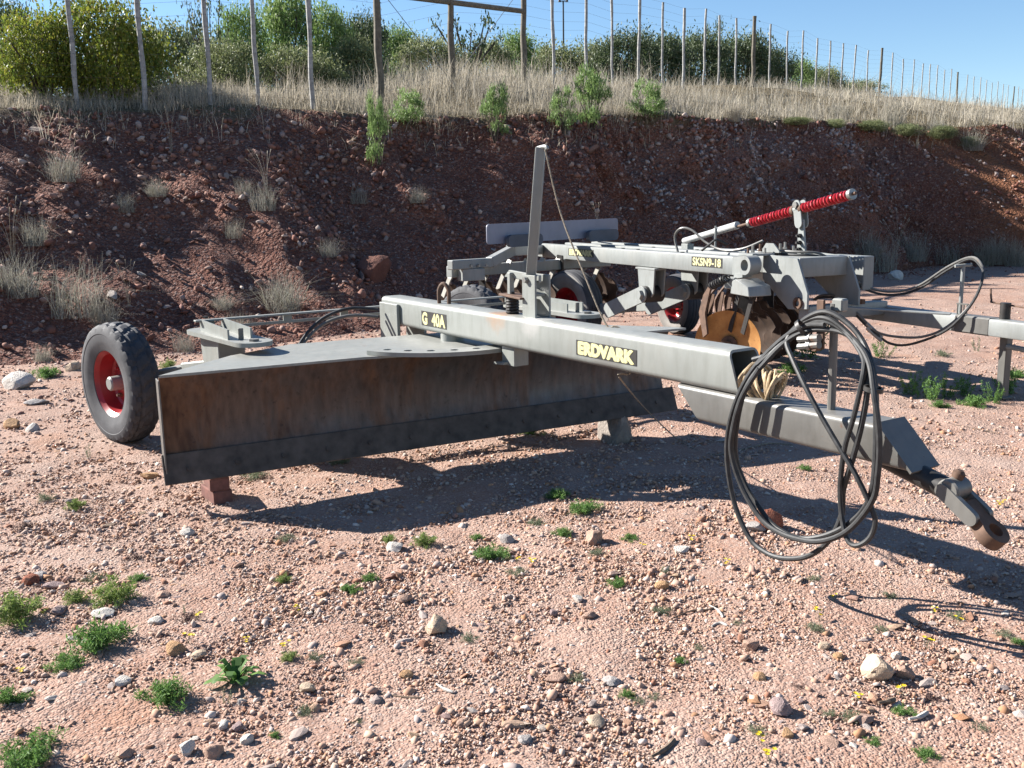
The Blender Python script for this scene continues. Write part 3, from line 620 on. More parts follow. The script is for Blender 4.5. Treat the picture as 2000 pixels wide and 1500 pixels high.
for i, (u, v, hpx, m, lab) in enumerate([
    (150, 612, 115, 'g', 'tall grey grass tuft above and left of the grader wheel'), (35, 580, 95, 'g', 'grey grass tuft at the left edge halfway down the bank'), (545, 606, 85, 'g', 'bushy grey grass tuft behind the slotted tie bar'),
    (510, 408, 55, 'g', 'small grey tuft in the middle of the left bank'), (120, 352, 70, 'g', 'grey twiggy tuft high on the left bank'), (300, 385, 40, 'g', 'tiny tuft between the twiggy tuft and the small middle one'),
    (700, 400, 40, 'g', 'pale tuft right of the middle of the left bank'), (205, 625, 60, 'g', 'short grey tuft just above the grader wheel'), (430, 600, 40, 'g', 'low tuft left of the bushy one behind the tie bar'),
    (480, 375, 35, 'g', 'tuft left of the small grey middle tuft'), (250, 410, 40, 'g', 'dry tuft below the twiggy tuft'), (810, 398, 35, 'g', 'tiny green grey tuft left of the blue grey plate'),
    (460, 470, 40, 'g', 'faint dry tuft halfway down the bank left of centre'), (80, 470, 60, 'g', 'grey tuft on the left bank under the twiggy one'), (640, 500, 40, 'g', 'thin tuft left of the big red boulder'), (360, 690, 45, 'g', 'low tuft on the flat between wheel and slotted tie bar'), (80, 720, 40, 'g', 'brown green tuft beside the pale boulder at left'), (460, 655, 45, 'g', 'short tuft under the left end of the tie bar'),
    (1720, 525, 70, 'g', 'grey twiggy tuft at the bank foot right of the harrow'), (1780, 510, 65, 'g', 'second grey tuft at the bank foot right of the harrow'), (1690, 500, 60, 'g', 'tuft partly hidden behind the harrow header'), (1850, 512, 50, 'g', 'low grey tuft left of the pale straw tufts'), (1920, 520, 55, 'p', 'pale straw tuft left of the right picture edge'), (1975, 528, 60, 'p', 'pale straw tuft cut by the right picture edge'), (1950, 512, 60, 'p', 'pale straw tuft behind the two at the right edge'),
    (1430, 235, 45, 'p', 'straw tuft overhanging the crest right of the shrubs'), (1900, 290, 45, 'g', 'dark tuft hanging at the top of the spur'), (1830, 255, 40, 'g', 'dark green grey tuft under the crest grass at right'), (1740, 240, 50, 'g', 'dark tuft on the crest above the pale stony face'), (1640, 232, 40, 'g', 'small tuft on the crest over the red spring')]):
    s, t = bank_at(u, v); b = bank_xyz(s, t); b.z = max(b.z, 0); h = hpx / 1850 * b.y / .5
    tag(meshobj('grass_tuft', (TUFT[i % 3] if m == 'g' else TUFTP[i % 2]), None, b, (0, 0, i), (h * .9, h * .9, h)), lab, 'grass', 'grass tufts on the bank')
for i, (u, v, hpx, lab) in enumerate([(25, 510, 110, 'tall dry stalks with seed heads at the left picture edge'), (330, 300, 75, 'few thin dry stalks near the top of the left bank'), (530, 385, 90, 'leaning dry stalks with seed heads left of centre'), (1750, 505, 85, 'tall pale seed stalks right of the harrow spring'), (250, 600, 80, 'dry stalks leaning right above the wheel'), (1170, 440, 45, 'dry seed stalks showing above the blue grey plate')]):
    s, t = bank_at(u, v); b = bank_xyz(s, t); h = hpx / 1850 * b.y
    tag(meshobj('dry_stalks', REED[i % 3], None, b, (0, 0, i * 2), (h * .8, h * .8, h)), lab, 'grass', 'dry seed stalks')

# ------------------------------------------------------------------ game fence
fence = empty('game_fence', (-5.9, 13, terrain_z(-5.9, 13)), 0, 'tall game fence of wooden posts and thin wires on the bank', 'fence')
F0 = Vector((-5.9, 13)); FD = Vector((.543, .84)); fo = Vector(fence.location)
def fence_xy(u):
    d = fwd * 1850 + rgt * (u - 1000) - upv * (170 - 750); k = d.x / d.y      # x = k y on the fence line
    s = (F0.x - k * F0.y) / (k * FD.y - FD.x); p = F0 + FD * s
    for _ in range(60):
        q = np.array([p.x, p.y]) - BP; w, hc, ob, oc = bank_par(np.array([q @ BD])); v = float((oc - w)[0] - q @ BN)
        if v > .25: break
        p = p * 1.008
    return p
posts = [(147, 1), (281, 1), (409, 1), (503, 1), (609, 1), (742, 2), (883, 2), (1024, 2), (1082, 1), (1145, 1), (1196, 0), (1247, 1), (1293, 0), (1334, 1), (1374, 0), (1403, 0), (1436, 0), (1470, 2), (1502, 0), (1536, 0), (1565, 0), (1592, 0), (1618, 0), (1642, 0), (1666, 0), (1693, 0), (1718, 2), (1740, 0), (1762, 0), (1782, 0), (1800, 0), (1815, 0), (1829, 0), (1843, 0), (1856, 0), (1870, 2), (1888, 0), (1902, 0), (1915, 0), (1926, 0), (1938, 0), (1949, 0), (1960, 0), (1970, 0), (1981, 2), (1990, 0), (1998, 0)]
pm = {}
for k, (r0_, hh, mt) in enumerate(((.034, 2.35, M_POST), (.042, 2.38, M_POST), (.068, 2.5, M_POST2))):
    for q in range(3):
        mb = MB(); r = random.Random(k * 10 + q); mb.tube([(0, 0, -.4)] + [(r.uniform(-.016, .016), r.uniform(-.016, .016), z) for z in np.linspace(.1, hh, 6)], [r0_ * r.uniform(.9, 1.08) for _ in range(7)], 8, 3)
        me = bpy.data.meshes.new('post'); mb.bm.to_mesh(me); mb.bm.free(); me.polygons.foreach_set('use_smooth', [True] * len(me.polygons)); me.set_sharp_from_angle(angle=R(50)); me.materials.append(mt); pm[k, q] = me
tops = []
for i, (u, k) in enumerate(posts):
    p = fence_xy(u); z = terrain_z(p.x, p.y); meshobj('post', pm[k, i % 3], fence, (p.x - fo.x, p.y - fo.y, z - fo.z), (rs.gauss(0, .008), rs.gauss(0, .008), i)); tops.append(Vector((p.x, p.y, z)))
off_ = Vector((BN[0], BN[1], 0)) * .06
pa = fence_xy(-140); tops0 = [Vector((pa.x, pa.y, terrain_z(pa.x, pa.y)))] + tops
for wz in (.15, .32, .5, .68, .87, 1.06, 1.26, 1.46, 1.68, 1.9, 2.12, 2.34):
    MB().tube([p + off_ + Vector((0, 0, wz)) - fo for p in tops0], .0022, 3, 1).build('wire', M_WIRE, fence)
br = [tops[5], tops[6], tops[7]]
rz_ = [ray_at(u, v, p.y).z - .0 for (u, v, p) in ((742, -14, br[0]), (883, 4, br[1]), (1024, 22, br[2]))]
MB().tube([Vector((p.x, p.y, z)) - fo for p, z in zip(br, rz_)], .055, 8, 1).build('brace_rail', M_POST2, fence)
MB().tube([br[0] + Vector((0, 0, 2.25)) - fo, br[1] + Vector((0, 0, .1)) - fo], .006, 4, 1).build('brace_wire', M_WIRE, fence)
MB().tube([br[2] + Vector((0, 0, 2.1)) - fo, br[1] + Vector((0, 0, .1)) - fo], .006, 4, 1).build('brace_wire', M_WIRE, fence)
pole = ray_at(1100, 0, 60); zb = terrain_z(pole.x, pole.y)
e = empty('floodlight_mast', (pole.x, pole.y, zb), 0, 'thin dark lamp mast standing far behind the fence', 'mast')
MB().cyl((0, 0, -.3), (0, 0, pole.z - zb - .05), .06, 8, .045).build('pole', M_DARKMET, e)
MB().bar((-.2, 0, pole.z - zb - .06), (.2, 0, pole.z - zb - .06), .05, .05).build('crossarm', M_DARKMET, e)
for sx in (-.22, .22): MB().lathe([(0, 0), (.09, .0), (.06, .12), (0, .14)], (sx, 0, pole.z - zb - .1), (0, 0, 1), 8).build('lamp_head', M_DARKMET, e)

# ------------------------------------------------------------------ towed grader (local axes: x forward along the beam, y to its far side, z up)
def arc(cx, cy, r, a0, a1, n): return [(cx + r * math.cos(R(a0 + (a1 - a0) * i / n)), cy + r * math.sin(R(a0 + (a1 - a0) * i / n))) for i in range(n + 1)]
def rrect(x0, x1, y0, y1, r, n=4): return arc(x1 - r, y0 + r, r, -90, 0, n) + arc(x1 - r, y1 - r, r, 0, 90, n) + arc(x0 + r, y1 - r, r, 90, 180, n) + arc(x0 + r, y0 + r, r, 180, 270, n)
def stadium(p, q, r, n=8):
    a = math.degrees(math.atan2(q[1] - p[1], q[0] - p[0])); return arc(q[0], q[1], r, a - 90, a + 90, n) + arc(p[0], p[1], r, a + 90, a + 270, n)
def hollow_beam(x0, fr, y0, y1, z0, z1, rad, wall, depth=.5, rear=None):
    "rounded box tube along x, front end open, cut by x = fr(z)"
    bm = bmesh.new(); o = rrect(y0, y1, z0, z1, rad); i = rrect(y0 + wall, y1 - wall, z0 + wall, z1 - wall, max(.004, rad - wall)); rr = rear or (lambda z: x0)
    A = [bm.verts.new((rr(z), y, z)) for y, z in o]; Bv = [bm.verts.new((fr(z), y, z)) for y, z in o]; Cv = [bm.verts.new((fr(z), y, z)) for y, z in i]; D = [bm.verts.new((fr(z) - depth, y, z)) for y, z in i]; n = len(o)
    for P, Q in ((A, Bv), (Bv, Cv), (Cv, D)):
        for k in range(n): bm.faces.new((P[k], P[(k + 1) % n], Q[(k + 1) % n], Q[k]))
    bm.faces.new(A[::-1]); bm.faces.new(D); bmesh.ops.recalc_face_normals(bm, faces=bm.faces); m = MB(); m._add(bm); return m
def decal(parent, text, o, ax, ay, w, h, pad=.1, bold=.022, sh=1.0):
    "flat print: black strip with yellow letters; ax along the text, ay up"
    ax = Vector(ax); ay = Vector(ay); n = ax.cross(ay); o = Vector(o)
    b = MB().prism([(0, 0), (w, 0), (w, h), (0, h)], o, ax, ay, .0015).build('decal', M_BLACK, parent)
    cu = bpy.data.curves.new('lettering', 'FONT'); cu.body = text; cu.offset = bold; cu.space_character = 1.03; ob = bpy.data.objects.new('lettering', cu); COL.objects.link(ob)
    dg = bpy.context.evaluated_depsgraph_get(); me = bpy.data.meshes.new_from_object(ob.evaluated_get(dg)); bpy.data.objects.remove(ob); bpy.data.curves.remove(cu); me.name = 'lettering'
    c = np.array([v.co[:2] for v in me.vertices]); lo, hi = c.min(0), c.max(0); src = [tuple(v.co) for v in me.vertices]; mt_ = MB()
    for q, (dx, dy) in enumerate(((-.009 * sh, 0), (.009 * sh, 0), (0, .03 * sh), (0, -.03 * sh))):
        for v, (x, y, z) in zip(me.vertices, src):
            fx = (x - lo[0]) / (hi[0] - lo[0]); fy = (y - lo[1]) / (hi[1] - lo[1])
            v.co = o + ax * (w * (.045 + dx) + fx * w * .91) + ay * (h * (pad + .03 + dy) + fy * h * (.94 - 2 * pad)) + n * (.0026 + .0003 * q)
        mt_.bm.from_mesh(me)
    mt_.build('lettering', M_YEL, b); bpy.data.meshes.remove(me); return b
def coil(mb, p0, p1, rad, wire, turns, segs=10):
    p0 = Vector(p0); p1 = Vector(p1); a = (p1 - p0).normalized(); x = a.orthogonal().normalized(); y = a.cross(x); n = int(turns * segs)
    mb.tube([p0.lerp(p1, i / n) + (x * math.cos(2 * math.pi * i / segs) + y * math.sin(2 * math.pi * i / segs)) * rad for i in range(n + 1)], wire, 6, 1); return mb
def bolt(mb, p, d, r=.014, h=.012, shank=.0):
    p = Vector(p); d = Vector(d).normalized(); mb.cyl(p, p + d * h, r, 6)
    if shank: mb.cyl(p + d * h * .9, p + d * (h + shank), r * .55, 8)
    return mb
def make_wheel(parent, c, axis, Rr, wid, rimr, tm, tread=True, face=1):
    "axis points to the outer side"
    a = Vector(axis).normalized(); h = wid / 2; e = bpy.data.objects.new('wheel', None); 
    rp = [(rimr * .98, -h * .75), (rimr * 1.03, -h * .8), (rimr * .9, -h * .55), (rimr * .86, h * .1), (rimr * .9, h * .45), (rimr * 1.03, h * .72), (rimr * .99, h * .74), (rimr * .88, h * .5), (rimr * .84, h * .0), (rimr * .8, -h * .28), (rimr * .72, -h * .38), (rimr * .45, -h * .25), (rimr * .3, -h * .1), (0, -h * .1)]
    w = MB().lathe(rp, (0, 0, 0), a, 40).build('wheel', M_REDP, parent, loc=c)
    prof = [(rimr, -h * .78), (rimr + (Rr - rimr) * .25, -h * .92), (rimr + (Rr - rimr) * .55, -h), (rimr + (Rr - rimr) * .82, -h * .93)]
    nt_ = 13
    for i in range(nt_):
        x = -1 + 2 * i / (nt_ - 1); prof.append((Rr - .018 * abs(x) ** 3.0, x * h * .84))
    prof += [(rimr + (Rr - rimr) * .82, h * .93), (rimr + (Rr - rimr) * .66, h * .99), (rimr + (Rr - rimr) * .62, h * 1.0), (rimr + (Rr - rimr) * .6, h * .975), (rimr + (Rr - rimr) * .4, h * .985), (rimr + (Rr - rimr) * .25, h * .92), (rimr, h * .78), (rimr * .93, h * .5)]
    segs = 168
    def tr(i, j):
        k = i - 4
        if 0 <= k < nt_:
            if not tread: return -.007 if k in (3, 6, 9) else 0
            if k in (3, 9): return -.011
            row = 0 if k < 3 else 1 if k < 6 else 2 if k < 10 else 3
            ph = (j + (0, 3, 5, 2)[row] + (k % 3)) % 7
            return -.011 if ph in (0, 1) else 0
        return 0
    ty = MB().lathe(prof, (0, 0, 0), a, segs, fn=tr).build('tyre', tm, w, sharp=22); ty.data.materials.append(M_TREAD)
    for pl in ty.data.polygons:
        if (pl.center - a * pl.center.dot(a)).length > Rr - .034: pl.material_index = 1
    mb = MB(); mb.lathe([(0, h * .78), (.04, h * .77), (.05, h * .68), (.053, -h * .1), (.075, -h * .15)], (0, 0, 0), a, 20); mb.build('hub_cap', M_PAINT, w)
    x = a.orthogonal().normalized(); y = a.cross(x)
    for k in range(5):
        th = 2 * math.pi * k / 5 + .4; q = (x * math.cos(th) + y * math.sin(th)) * rimr * .44 - a * h * .25; m = MB(); bolt(m, q, a, .016, .03, .012); m.build('wheel_nut', M_REDP if k % 2 else M_RUSTMET, w)
    return w

grader = empty('grader', (-.751, 6.421, 0), math.atan2(-.8334, .5527), 'grey towed grader with a long rusty blade and red wheel rims', 'grader')
g = grader
hollow_beam(-.28, lambda z: 3.067 - (z - .8) * .36, 0, .175, .80, .985, .03, .011).build('main_beam', M_BEAM, g)
decal(g, 'G  40A', (.305, -.0005, .838), (1, 0, 0), (0, 0, 1), .325, .094, .06, .028)
decal(g, 'ERDVARK', (1.96, -.0005, .842), (1, 0, 0), (0, 0, 1), .466, .077, .06, .03, 1.45)
for y in (-.026, .176):
    MB().box((-.135, y + .0125, .752), (.27, .023, .392), bev=.004).build('rear_bracket', M_PAINT, g)
MB().box((-.135, .088, .6), (.26, .17, .05), bev=.004).build('rear_crossplate', M_PAINT, g)
MB().tube([(.44, .06, .97), (.44, .06, 1.07), (.475, .075, 1.112), (.51, .09, 1.07), (.51, .09, .97)], .013, 10, 6).build('lifting_eye', M_RUSTMET, g)
# lower drawbar and hitch
hollow_beam(2.7, lambda z: 3.86 - (z - .655) * 1.0, .004, .171, .652, .798, .02, .01, .02, rear=lambda z: 2.69 + (.798 - z) * .95).build('drawbar', M_PAINTW, g)
MB().prism([(3.715, .8), (3.868, .647), (3.874, .655), (3.722, .807)], (0, .003, 0), (1, 0, 0), (0, 0, 1), -.168).build('nose_plate', M_PAINTW, g)
hit = MB().cyl((3.55, .088, .70), (3.97, .088, .598), .04, 18).build('hitch_tube', M_DARKMET, g)
kn = MB(); kn.cyl((3.985, .042, .607), (3.985, .134, .607), .042, 20, bev=.006); kn.prism(stadium((3.97, .605), (4.075, .535), .026), (0, .140, 0), (1, 0, 0), (0, 0, 1), .022); kn.prism(stadium((3.97, .605), (4.075, .535), .026), (0, .056, 0), (1, 0, 0), (0, 0, 1), .022)
kn.build('hitch_knuckle', M_PAINTW, g)
MB().lathe([(0, 0), (.02, 0), (.022, .02), (.012, .03), (0, .03)], (3.99, .09, .648), (.3, .2, 1), 12).build('hitch_pin', M_RUSTMET, g)
ed = Vector((.77, 0, -.64)).normalized(); en = Vector((.64, 0, .77)); ey = Vector((0, 1, 0)); eo = Vector((4.03, .088, .565))
def eye_pts(r, cx, n=22): return [(cx + r * math.cos(2 * math.pi * k / n), r * math.sin(2 * math.pi * k / n)) for k in range(n)]
outl = [(0, .03), (0, -.03)] + arc(.125, 0, .052, -130, 130, 18)
MB().prism(outl, eo - en * .024, ed, ey, .048, holes=[eye_pts(.026, .125)]).build('tow_eye', M_RUSTMET, g)
# hose stand on the drawbar
MB().tube([(3.456, .095, .79), (3.455, .095, .9), (3.452, .092, 1.21)], .016, 10, 2).build('hose_stand', M_PAINTW, g)
MB().box((3.425, .05, 1.13), (.035, .012, .19), rot=(0, R(-2), 0), bev=.003).build('hose_hook', M_RUSTMET, g)
MB().cyl((3.425, .05, 1.045), (3.425, .012, 1.045), .016, 6).build('hook_bolt', M_RUSTMET, g)
MB().box((3.47, .10, 1.205), (.05, .04, .05), bev=.006).build('stand_cap', M_PAINT, g)
# mast
tilt = lambda z: 1.425 + (z - 1.2) * .155
MB().bar((tilt(1.18), .095, 1.18), (tilt(1.9), .095, 1.9), .052, .052, .006, upd=(.7, .7, 0), seg=2).build('mast', M_PAINT, g)
MB().tube([(tilt(1.895) - .02, .09, 1.895), (tilt(1.895) + .05, .09, 1.9), (tilt(1.895) + .065, .09, 1.885)], .011, 8, 3).build('mast_hook', M_PAINT, g)
MB().box((1.455, .062, 1.10), (.125, .012, .235), bev=.002).build('mast_bracket', M_PAINT, g)
MB().box((1.455, .158, 1.10), (.125, .012, .235), bev=.002).build('mast_bracket', M_PAINT, g)
MB().box((1.445, .11, 1.118), (.09, .075, .016), rot=(0, R(15), 0), bev=.002).build('bracket_floor', M_PAINT, g)
MB().prism([(1.15, 1.19), (1.5, 1.175), (1.5, 1.215), (1.2, 1.232)], (0, .115, 0), (1, 0, 0), (0, 0, 1), .02, .003).build('lever', M_PAINT, g)
m = MB(); bolt(m, (1.44, .055, 1.19), (0, -1, 0), .018, .02); m.build('pivot_bolt', M_BOLT, g)
MB().box((1.235, .085, 1.155), (.032, .03, .13), bev=.004).build('lock_link', M_PAINT, g)
MB().box((1.30, .085, 1.09), (.22, .11, .012), rot=(0, R(3), 0), bev=.002).build('spring_plate', M_RUSTMET, g)
coil(MB(), (1.25, .085, .985), (1.25, .085, 1.085), .032, .009, 6).build('lock_spring', M_DARKMET, g)
MB().cyl((1.25, .085, .96), (1.25, .085, 1.11), .014, 10).build('lock_pin', M_DARKMET, g)
# pin housing below the beam that grips the hole sector
MB().box((1.27, .085, .745), (.13, .10, .11), bev=.004).build('pin_housing', M_PAINT, g)
MB().box((1.22, .05, .70), (.11, .1, .014), rot=(0, R(-4), 0), bev=.002).build('housing_foot', M_PAINT, g)
# blade assembly
def BF(x, y, z): return Vector((.8825 + .1165 * x + .9932 * y, -.0425 + .9932 * x - .1165 * y, z))
prof = [(0, .742), (-.03, .68), (-.058, .61), (-.078, .53), (-.085, .45), (-.078, .38), (-.058, .31), (-.03, .255), (.0, .215)]
bm = bmesh.new(); rows = []; NX = 36
for i in range(NX + 1):
    x = -1.735 + (1.735 + 1.53) * i / NX; lift = .03 * (x + 1.735) / 3.26 
    rows.append(([bm.verts.new(BF(x, y, z + lift * (.742 - z) / .5)) for y, z in prof], [bm.verts.new(BF(x, y - .016, z + lift * (.742 - z) / .5)) for y, z in prof]))
for i in range(NX):
    for k in range(len(prof) - 1):
        a, b = rows[i], rows[i + 1]; bm.faces.new((a[0][k], b[0][k], b[0][k + 1], a[0][k + 1])); bm.faces.new((a[1][k], a[1][k + 1], b[1][k + 1], b[1][k]))
for e_ in (0, NX):
    for k in range(len(prof) - 1): bm.faces.new((rows[e_][0][k], rows[e_][0][k + 1], rows[e_][1][k + 1], rows[e_][1][k]))
for i in range(NX):
    for k in (0, len(prof) - 1): bm.faces.new((rows[i][0][k], rows[i + 1][0][k], rows[i + 1][1][k], rows[i][1][k]))
bmesh.ops.recalc_face_normals(bm, faces=bm.faces); mb = MB(); mb._add(bm); blade = mb.build('blade', M_BLADE, g, sharp=50)
bm = bmesh.new(); pr = [(-.042, .318), (.024, .165), (.010, .160), (-.058, .31)]
ends = [[bm.verts.new(BF(x, y, z + lf)) for y, z in pr] for x, lf in ((-1.752, 0), (1.60, .03))]
for k in range(4): bm.faces.new((ends[0][k], ends[0][(k + 1) % 4], ends[1][(k + 1) % 4], ends[1][k]))
bm.faces.new(ends[0][::-1]); bm.faces.new(ends[1]); bmesh.ops.recalc_face_normals(bm, faces=bm.faces); bmesh.ops.bevel(bm, geom=list(bm.edges), offset=.003, segments=1, affect='EDGES')
mb = MB(); mb._add(bm); edge = mb.build('cutting_edge', M_EDGE, blade)
for i in range(13):
    x = -1.62 + i * .255; m = MB(); bolt(m, BF(x, -.004, .232 + .03 * (x + 1.735) / 3.3), BF(0, .92, .4) - BF(0, 0, 0), .013, .008); m.build('edge_bolt', M_EDGE, edge)
MB().box(BF(-1.737, -.05, .45), (.10, .008, .55), axes=((.9932, -.1165, 0), (.1165, .9932, 0), (0, 0, 1)), bev=.001).build('end_plate', M_PAINTW, blade)
tp = [(-1.735, .004), (-.62, .004), (-.14, .10), (.14, .10), (.62, .004), (1.67, .004), (1.6, -.12), (1.26, -.49), (.85, -.72), (-.85, -.76), (-1.275, -.49), (-1.62, -.12)]
FX = Vector((.9932, -.1165, 0)); FY = Vector((-.1165, -.9932, 0)) * -1
def plate(poly, z, t, holes=(), bev=0.0):
    return MB().prism([(y, x) for x, y in poly], BF(0, 0, z), FX, FY, t, bev, [[(y, x) for x, y in h] for h in holes])
plate(tp, .741, .014).build('top_plate', M_PAINT, g)
def ring(r0_, r1_, a0, a1, n): return [(r1_ * math.sin(R(a)), -.34 + r1_ * math.cos(R(a))) for a in np.linspace(a0, a1, n)] + [(r0_ * math.sin(R(a)), -.34 + r0_ * math.cos(R(a))) for a in np.linspace(a1, a0, n)]
holes = []
for a in np.arange(-56, 57, 14): cx, cy = .556 * math.sin(R(a)), -.34 + .556 * math.cos(R(a)); holes.append([(cx + .026 * math.cos(2 * math.pi * k / 14), cy + .026 * math.sin(2 * math.pi * k / 14)) for k in range(14)])
plate(ring(.485, .645, -64, 64, 30), .757, .024, holes).build('hole_sector', M_PAINT, g)
MB().cyl((.545, .088, .75), (.545, .088, .81), .075, 24).build('king_pin', M_PAINT, g)
for x in (-1.1, -.4, .4, 1.1):
    MB().prism([(-.02, .74), (-.5, .74), (-.5, .62), (-.11, .3), (-.1, .45), (-.085, .6)], BF(x, 0, 0), FX, Vector((0, 0, 1)), .012).build('blade_rib', M_PAINT, g)
MB().bar(BF(-1.1, -.55, .62), BF(1.1, -.55, .62), .12, .12, .01).build('rear_frame_beam', M_PAINT, g)
# steering brackets, tie bar, wheel arms, wheels
for p, q, cl in (((-.55, -1.165), (.22, -1.10), -1.13), ((-.50, 1.30), (.42, 1.27), 1.28)):
    b = MB().prism(stadium(p, q, .115, 10), (0, 0, .80), (1, 0, 0), (0, 1, 0), .026).build('steering_plate', M_PAINT, g)
    for s_off in (-.07, .07):
        MB().prism([(p[0] + .06, .825), (q[0] - .13, .825), (q[0] - .13, .888), (p[0] + .06, .90)], (0, cl + s_off, 0), (1, 0, 0), (0, 0, 1), .012).build('steering_rib', M_PAINT, g)
    MB().box((q[0] - .1, cl - .01, .86), (.014, .03, .07), bev=.002).build('stop_lug', M_PAINTW, g)
    m = MB(); bolt(m, (q[0] + .02, q[1], .826), (0, 0, 1), .03, .014); m.build('steering_pin', M_PAINTW, g)
    MB().prism([(p[0] + .10, .45), (p[0] + .42, .45), (p[0] + .42, .80), (p[0] + .02, .80)], (0, cl + .09, 0), (1, 0, 0), (0, 0, 1), .17, .006).build('steering_post', M_PAINT, g)
    m = MB(); bolt(m, (p[0] + .02, cl - .03, .9), (0, 0, 1), .018, .014); m.build('tie_bolt', M_DARKMET, g)
tb_ = MB(); tb_.bar((-.47, -1.25, .893), (-.45, 1.38, .893), .05, .012, .002); tb_.bar((-.49, -1.2, .838), (-.47, 1.38, .838), .012, .02, .002)
for y in (-1.15, -.62, -.2, .25, .7, 1.2): tb_.bar((-.482, y - .03, .866), (-.482, y + .03, .866), .012, .05)
tb_.build('tie_bar', M_PAINT, g)
wl = make_wheel(g, (-1.19, -1.60, .425), (.236, -.973, 0), .425, .215, .235, M_TYRE)
wr = make_wheel(g, (-2.08, 1.84, .425), (.236, -.973, 0), .425, .215, .235, M_TYRE)
MB().bar((-1.17, -1.50, .425), (-.95, -1.2, .50), .09, .09, .01).bar((-.95, -1.2, .5), (-.32, -1.13, .6), .09, .11, .01).build('wheel_arm', M_PAINT, g)
MB().bar((-2.05, 1.74, .425), (-1.6, 1.5, .50), .09, .09, .01).bar((-1.6, 1.5, .5), (-.3, 1.3, .6), .09, .11, .01).build('wheel_arm', M_PAINT, g)
for k in range(2):
    MB().tube([(-.22, -.06, .90 - .05 * k), (-.3, -.24, .915 - .05 * k), (-.36, -.42, .85 - .04 * k), (-.3, -.6, .72 - .03 * k), (-.1, -.75, .60)], .012, 8, 5).build('rear_hose', M_PAINTW if k else M_HOSE, g)

# rope from the mast tip, tied under the beam and trailing on the ground
def L2W(p): return grader.matrix_basis @ Vector(p)
bpy.context.view_layer.update()
rp = [(tilt(1.895) + .05, .088, 1.885), (1.70, .10, 1.55), (1.90, .10, 1.24), (2.06, .11, 1.0), (2.12, .13, .99), (2.2, .18, .93), (2.27, .1, .785), (2.31, -.006, .79), (2.33, -.01, .76)]
gp = [at(1262, 800, .25), at(1320, 855, .04), at(1362, 880, .012), at(1400, 888, .01), at(1440, 880, .01), at(1500, 866, .012), at(1548, 869, .01)]
o0 = L2W(rp[0]); e = MB().tube([L2W(p) - o0 for p in rp] + [p - o0 for p in gp], .0045, 6, 5).build('rope', M_ROPE, None, loc=o0); tag(e, 'frayed grey rope from the mast tip over the beam to the ground', 'rope')

# ------------------------------------------------------------------ coiled hydraulic hoses over the stand
GI = grader.matrix_world.inverted()
def on_grader(u, v, l):
    "point of the photograph on the upright plane y = l of the grader"
    d = fwd * 1850 + rgt * (u - 1000) - upv * (v - 750); o = GI @ Vector((0, 0, CAMZ)); dd = GI.to_3x3() @ d; t = (l - o.y) / dd.y; return grader.matrix_world @ (o + dd * t)
def strand(pts, k): return [on_grader(u, v, (.035 if v < 650 else .035 + (-.045 - .022 * k - .035) * min(1, (v - 650) / 90)) + .004 * k) for u, v in pts]
hc0 = on_grader(1622, 620, .04); hoses = empty('hose_coil', hc0, 0, 'coil of black hydraulic hoses hung on the upright by the tow eye', 'hose')
strands = [
    [(1470, 706), (1500, 690), (1540, 650), (1580, 622), (1618, 612), (1655, 630), (1682, 668), (1705, 733), (1716, 811), (1712, 926), (1691, 985), (1652, 1027), (1606, 1046), (1559, 1046), (1513, 1027), (1482, 996), (1455, 950), (1439, 896), (1440, 849), (1453, 772), (1480, 715), (1530, 662), (1575, 632), (1620, 622), (1660, 650), (1684, 700), (1690, 760), (1684, 830), (1668, 900), (1648, 960), (1640, 1012), (1617, 1054), (1582, 1083), (1540, 1093), (1497, 1081), (1459, 1046), (1432, 977), (1423, 888), (1434, 803), (1464, 725), (1518, 668), (1570, 640), (1615, 632)],
    [(1475, 712), (1520, 672), (1565, 640), (1612, 630), (1650, 645), (1678, 690), (1683, 730), (1671, 811), (1655, 870), (1642, 940), (1638, 990), (1645, 1025), (1660, 1054), (1679, 1066), (1698, 1052), (1706, 1015), (1698, 981), (1675, 930), (1640, 872), (1606, 818), (1571, 760), (1548, 706), (1541, 668), (1555, 642), (1572, 630)],
    [(1480, 718), (1530, 676), (1575, 650), (1615, 640), (1655, 655), (1690, 705), (1708, 770), (1722, 850), (1716, 930), (1700, 985), (1655, 1034), (1606, 1054), (1555, 1053), (1508, 1034), (1476, 1002), (1449, 954), (1433, 897), (1433, 849), (1446, 776), (1478, 720)]]
for k, pts in enumerate(strands):
    MB().tube([p - hc0 + Vector((.008 * math.sin(i * 1.3 + k), .006 * math.sin(i * .9), .007 * math.cos(i * 1.7 + 2 * k))) for i, p in enumerate(strand(pts, k))], .0108 if k != 1 else .0098, 9, 6).build('hose', M_HOSE, hoses)
for (u, v) in ((1566, 640), (1706, 760)):
    q = on_grader(u, v, .02 if v < 700 else -.06) - hc0; MB().lathe([(.028, -.008), (.034, -.008), (.034, .008), (.028, .008)], q, (.6, -.4, .6) if v < 700 else (.1, -.1, 1), 12, True).build('cable_tie', M_BLACK, hoses)
for k in range(2):
    a = on_grader(1560, 663 + 14 * k, .02) - hc0; b = on_grader(1600, 660 + 13 * k, .02) - hc0
    MB().cyl(a, a.lerp(b, .45), .013, 8).cyl(a.lerp(b, .45), a.lerp(b, .62), .02, 6).cyl(a.lerp(b, .62), b, .016, 10).build('coupling', M_PAINTW, hoses)
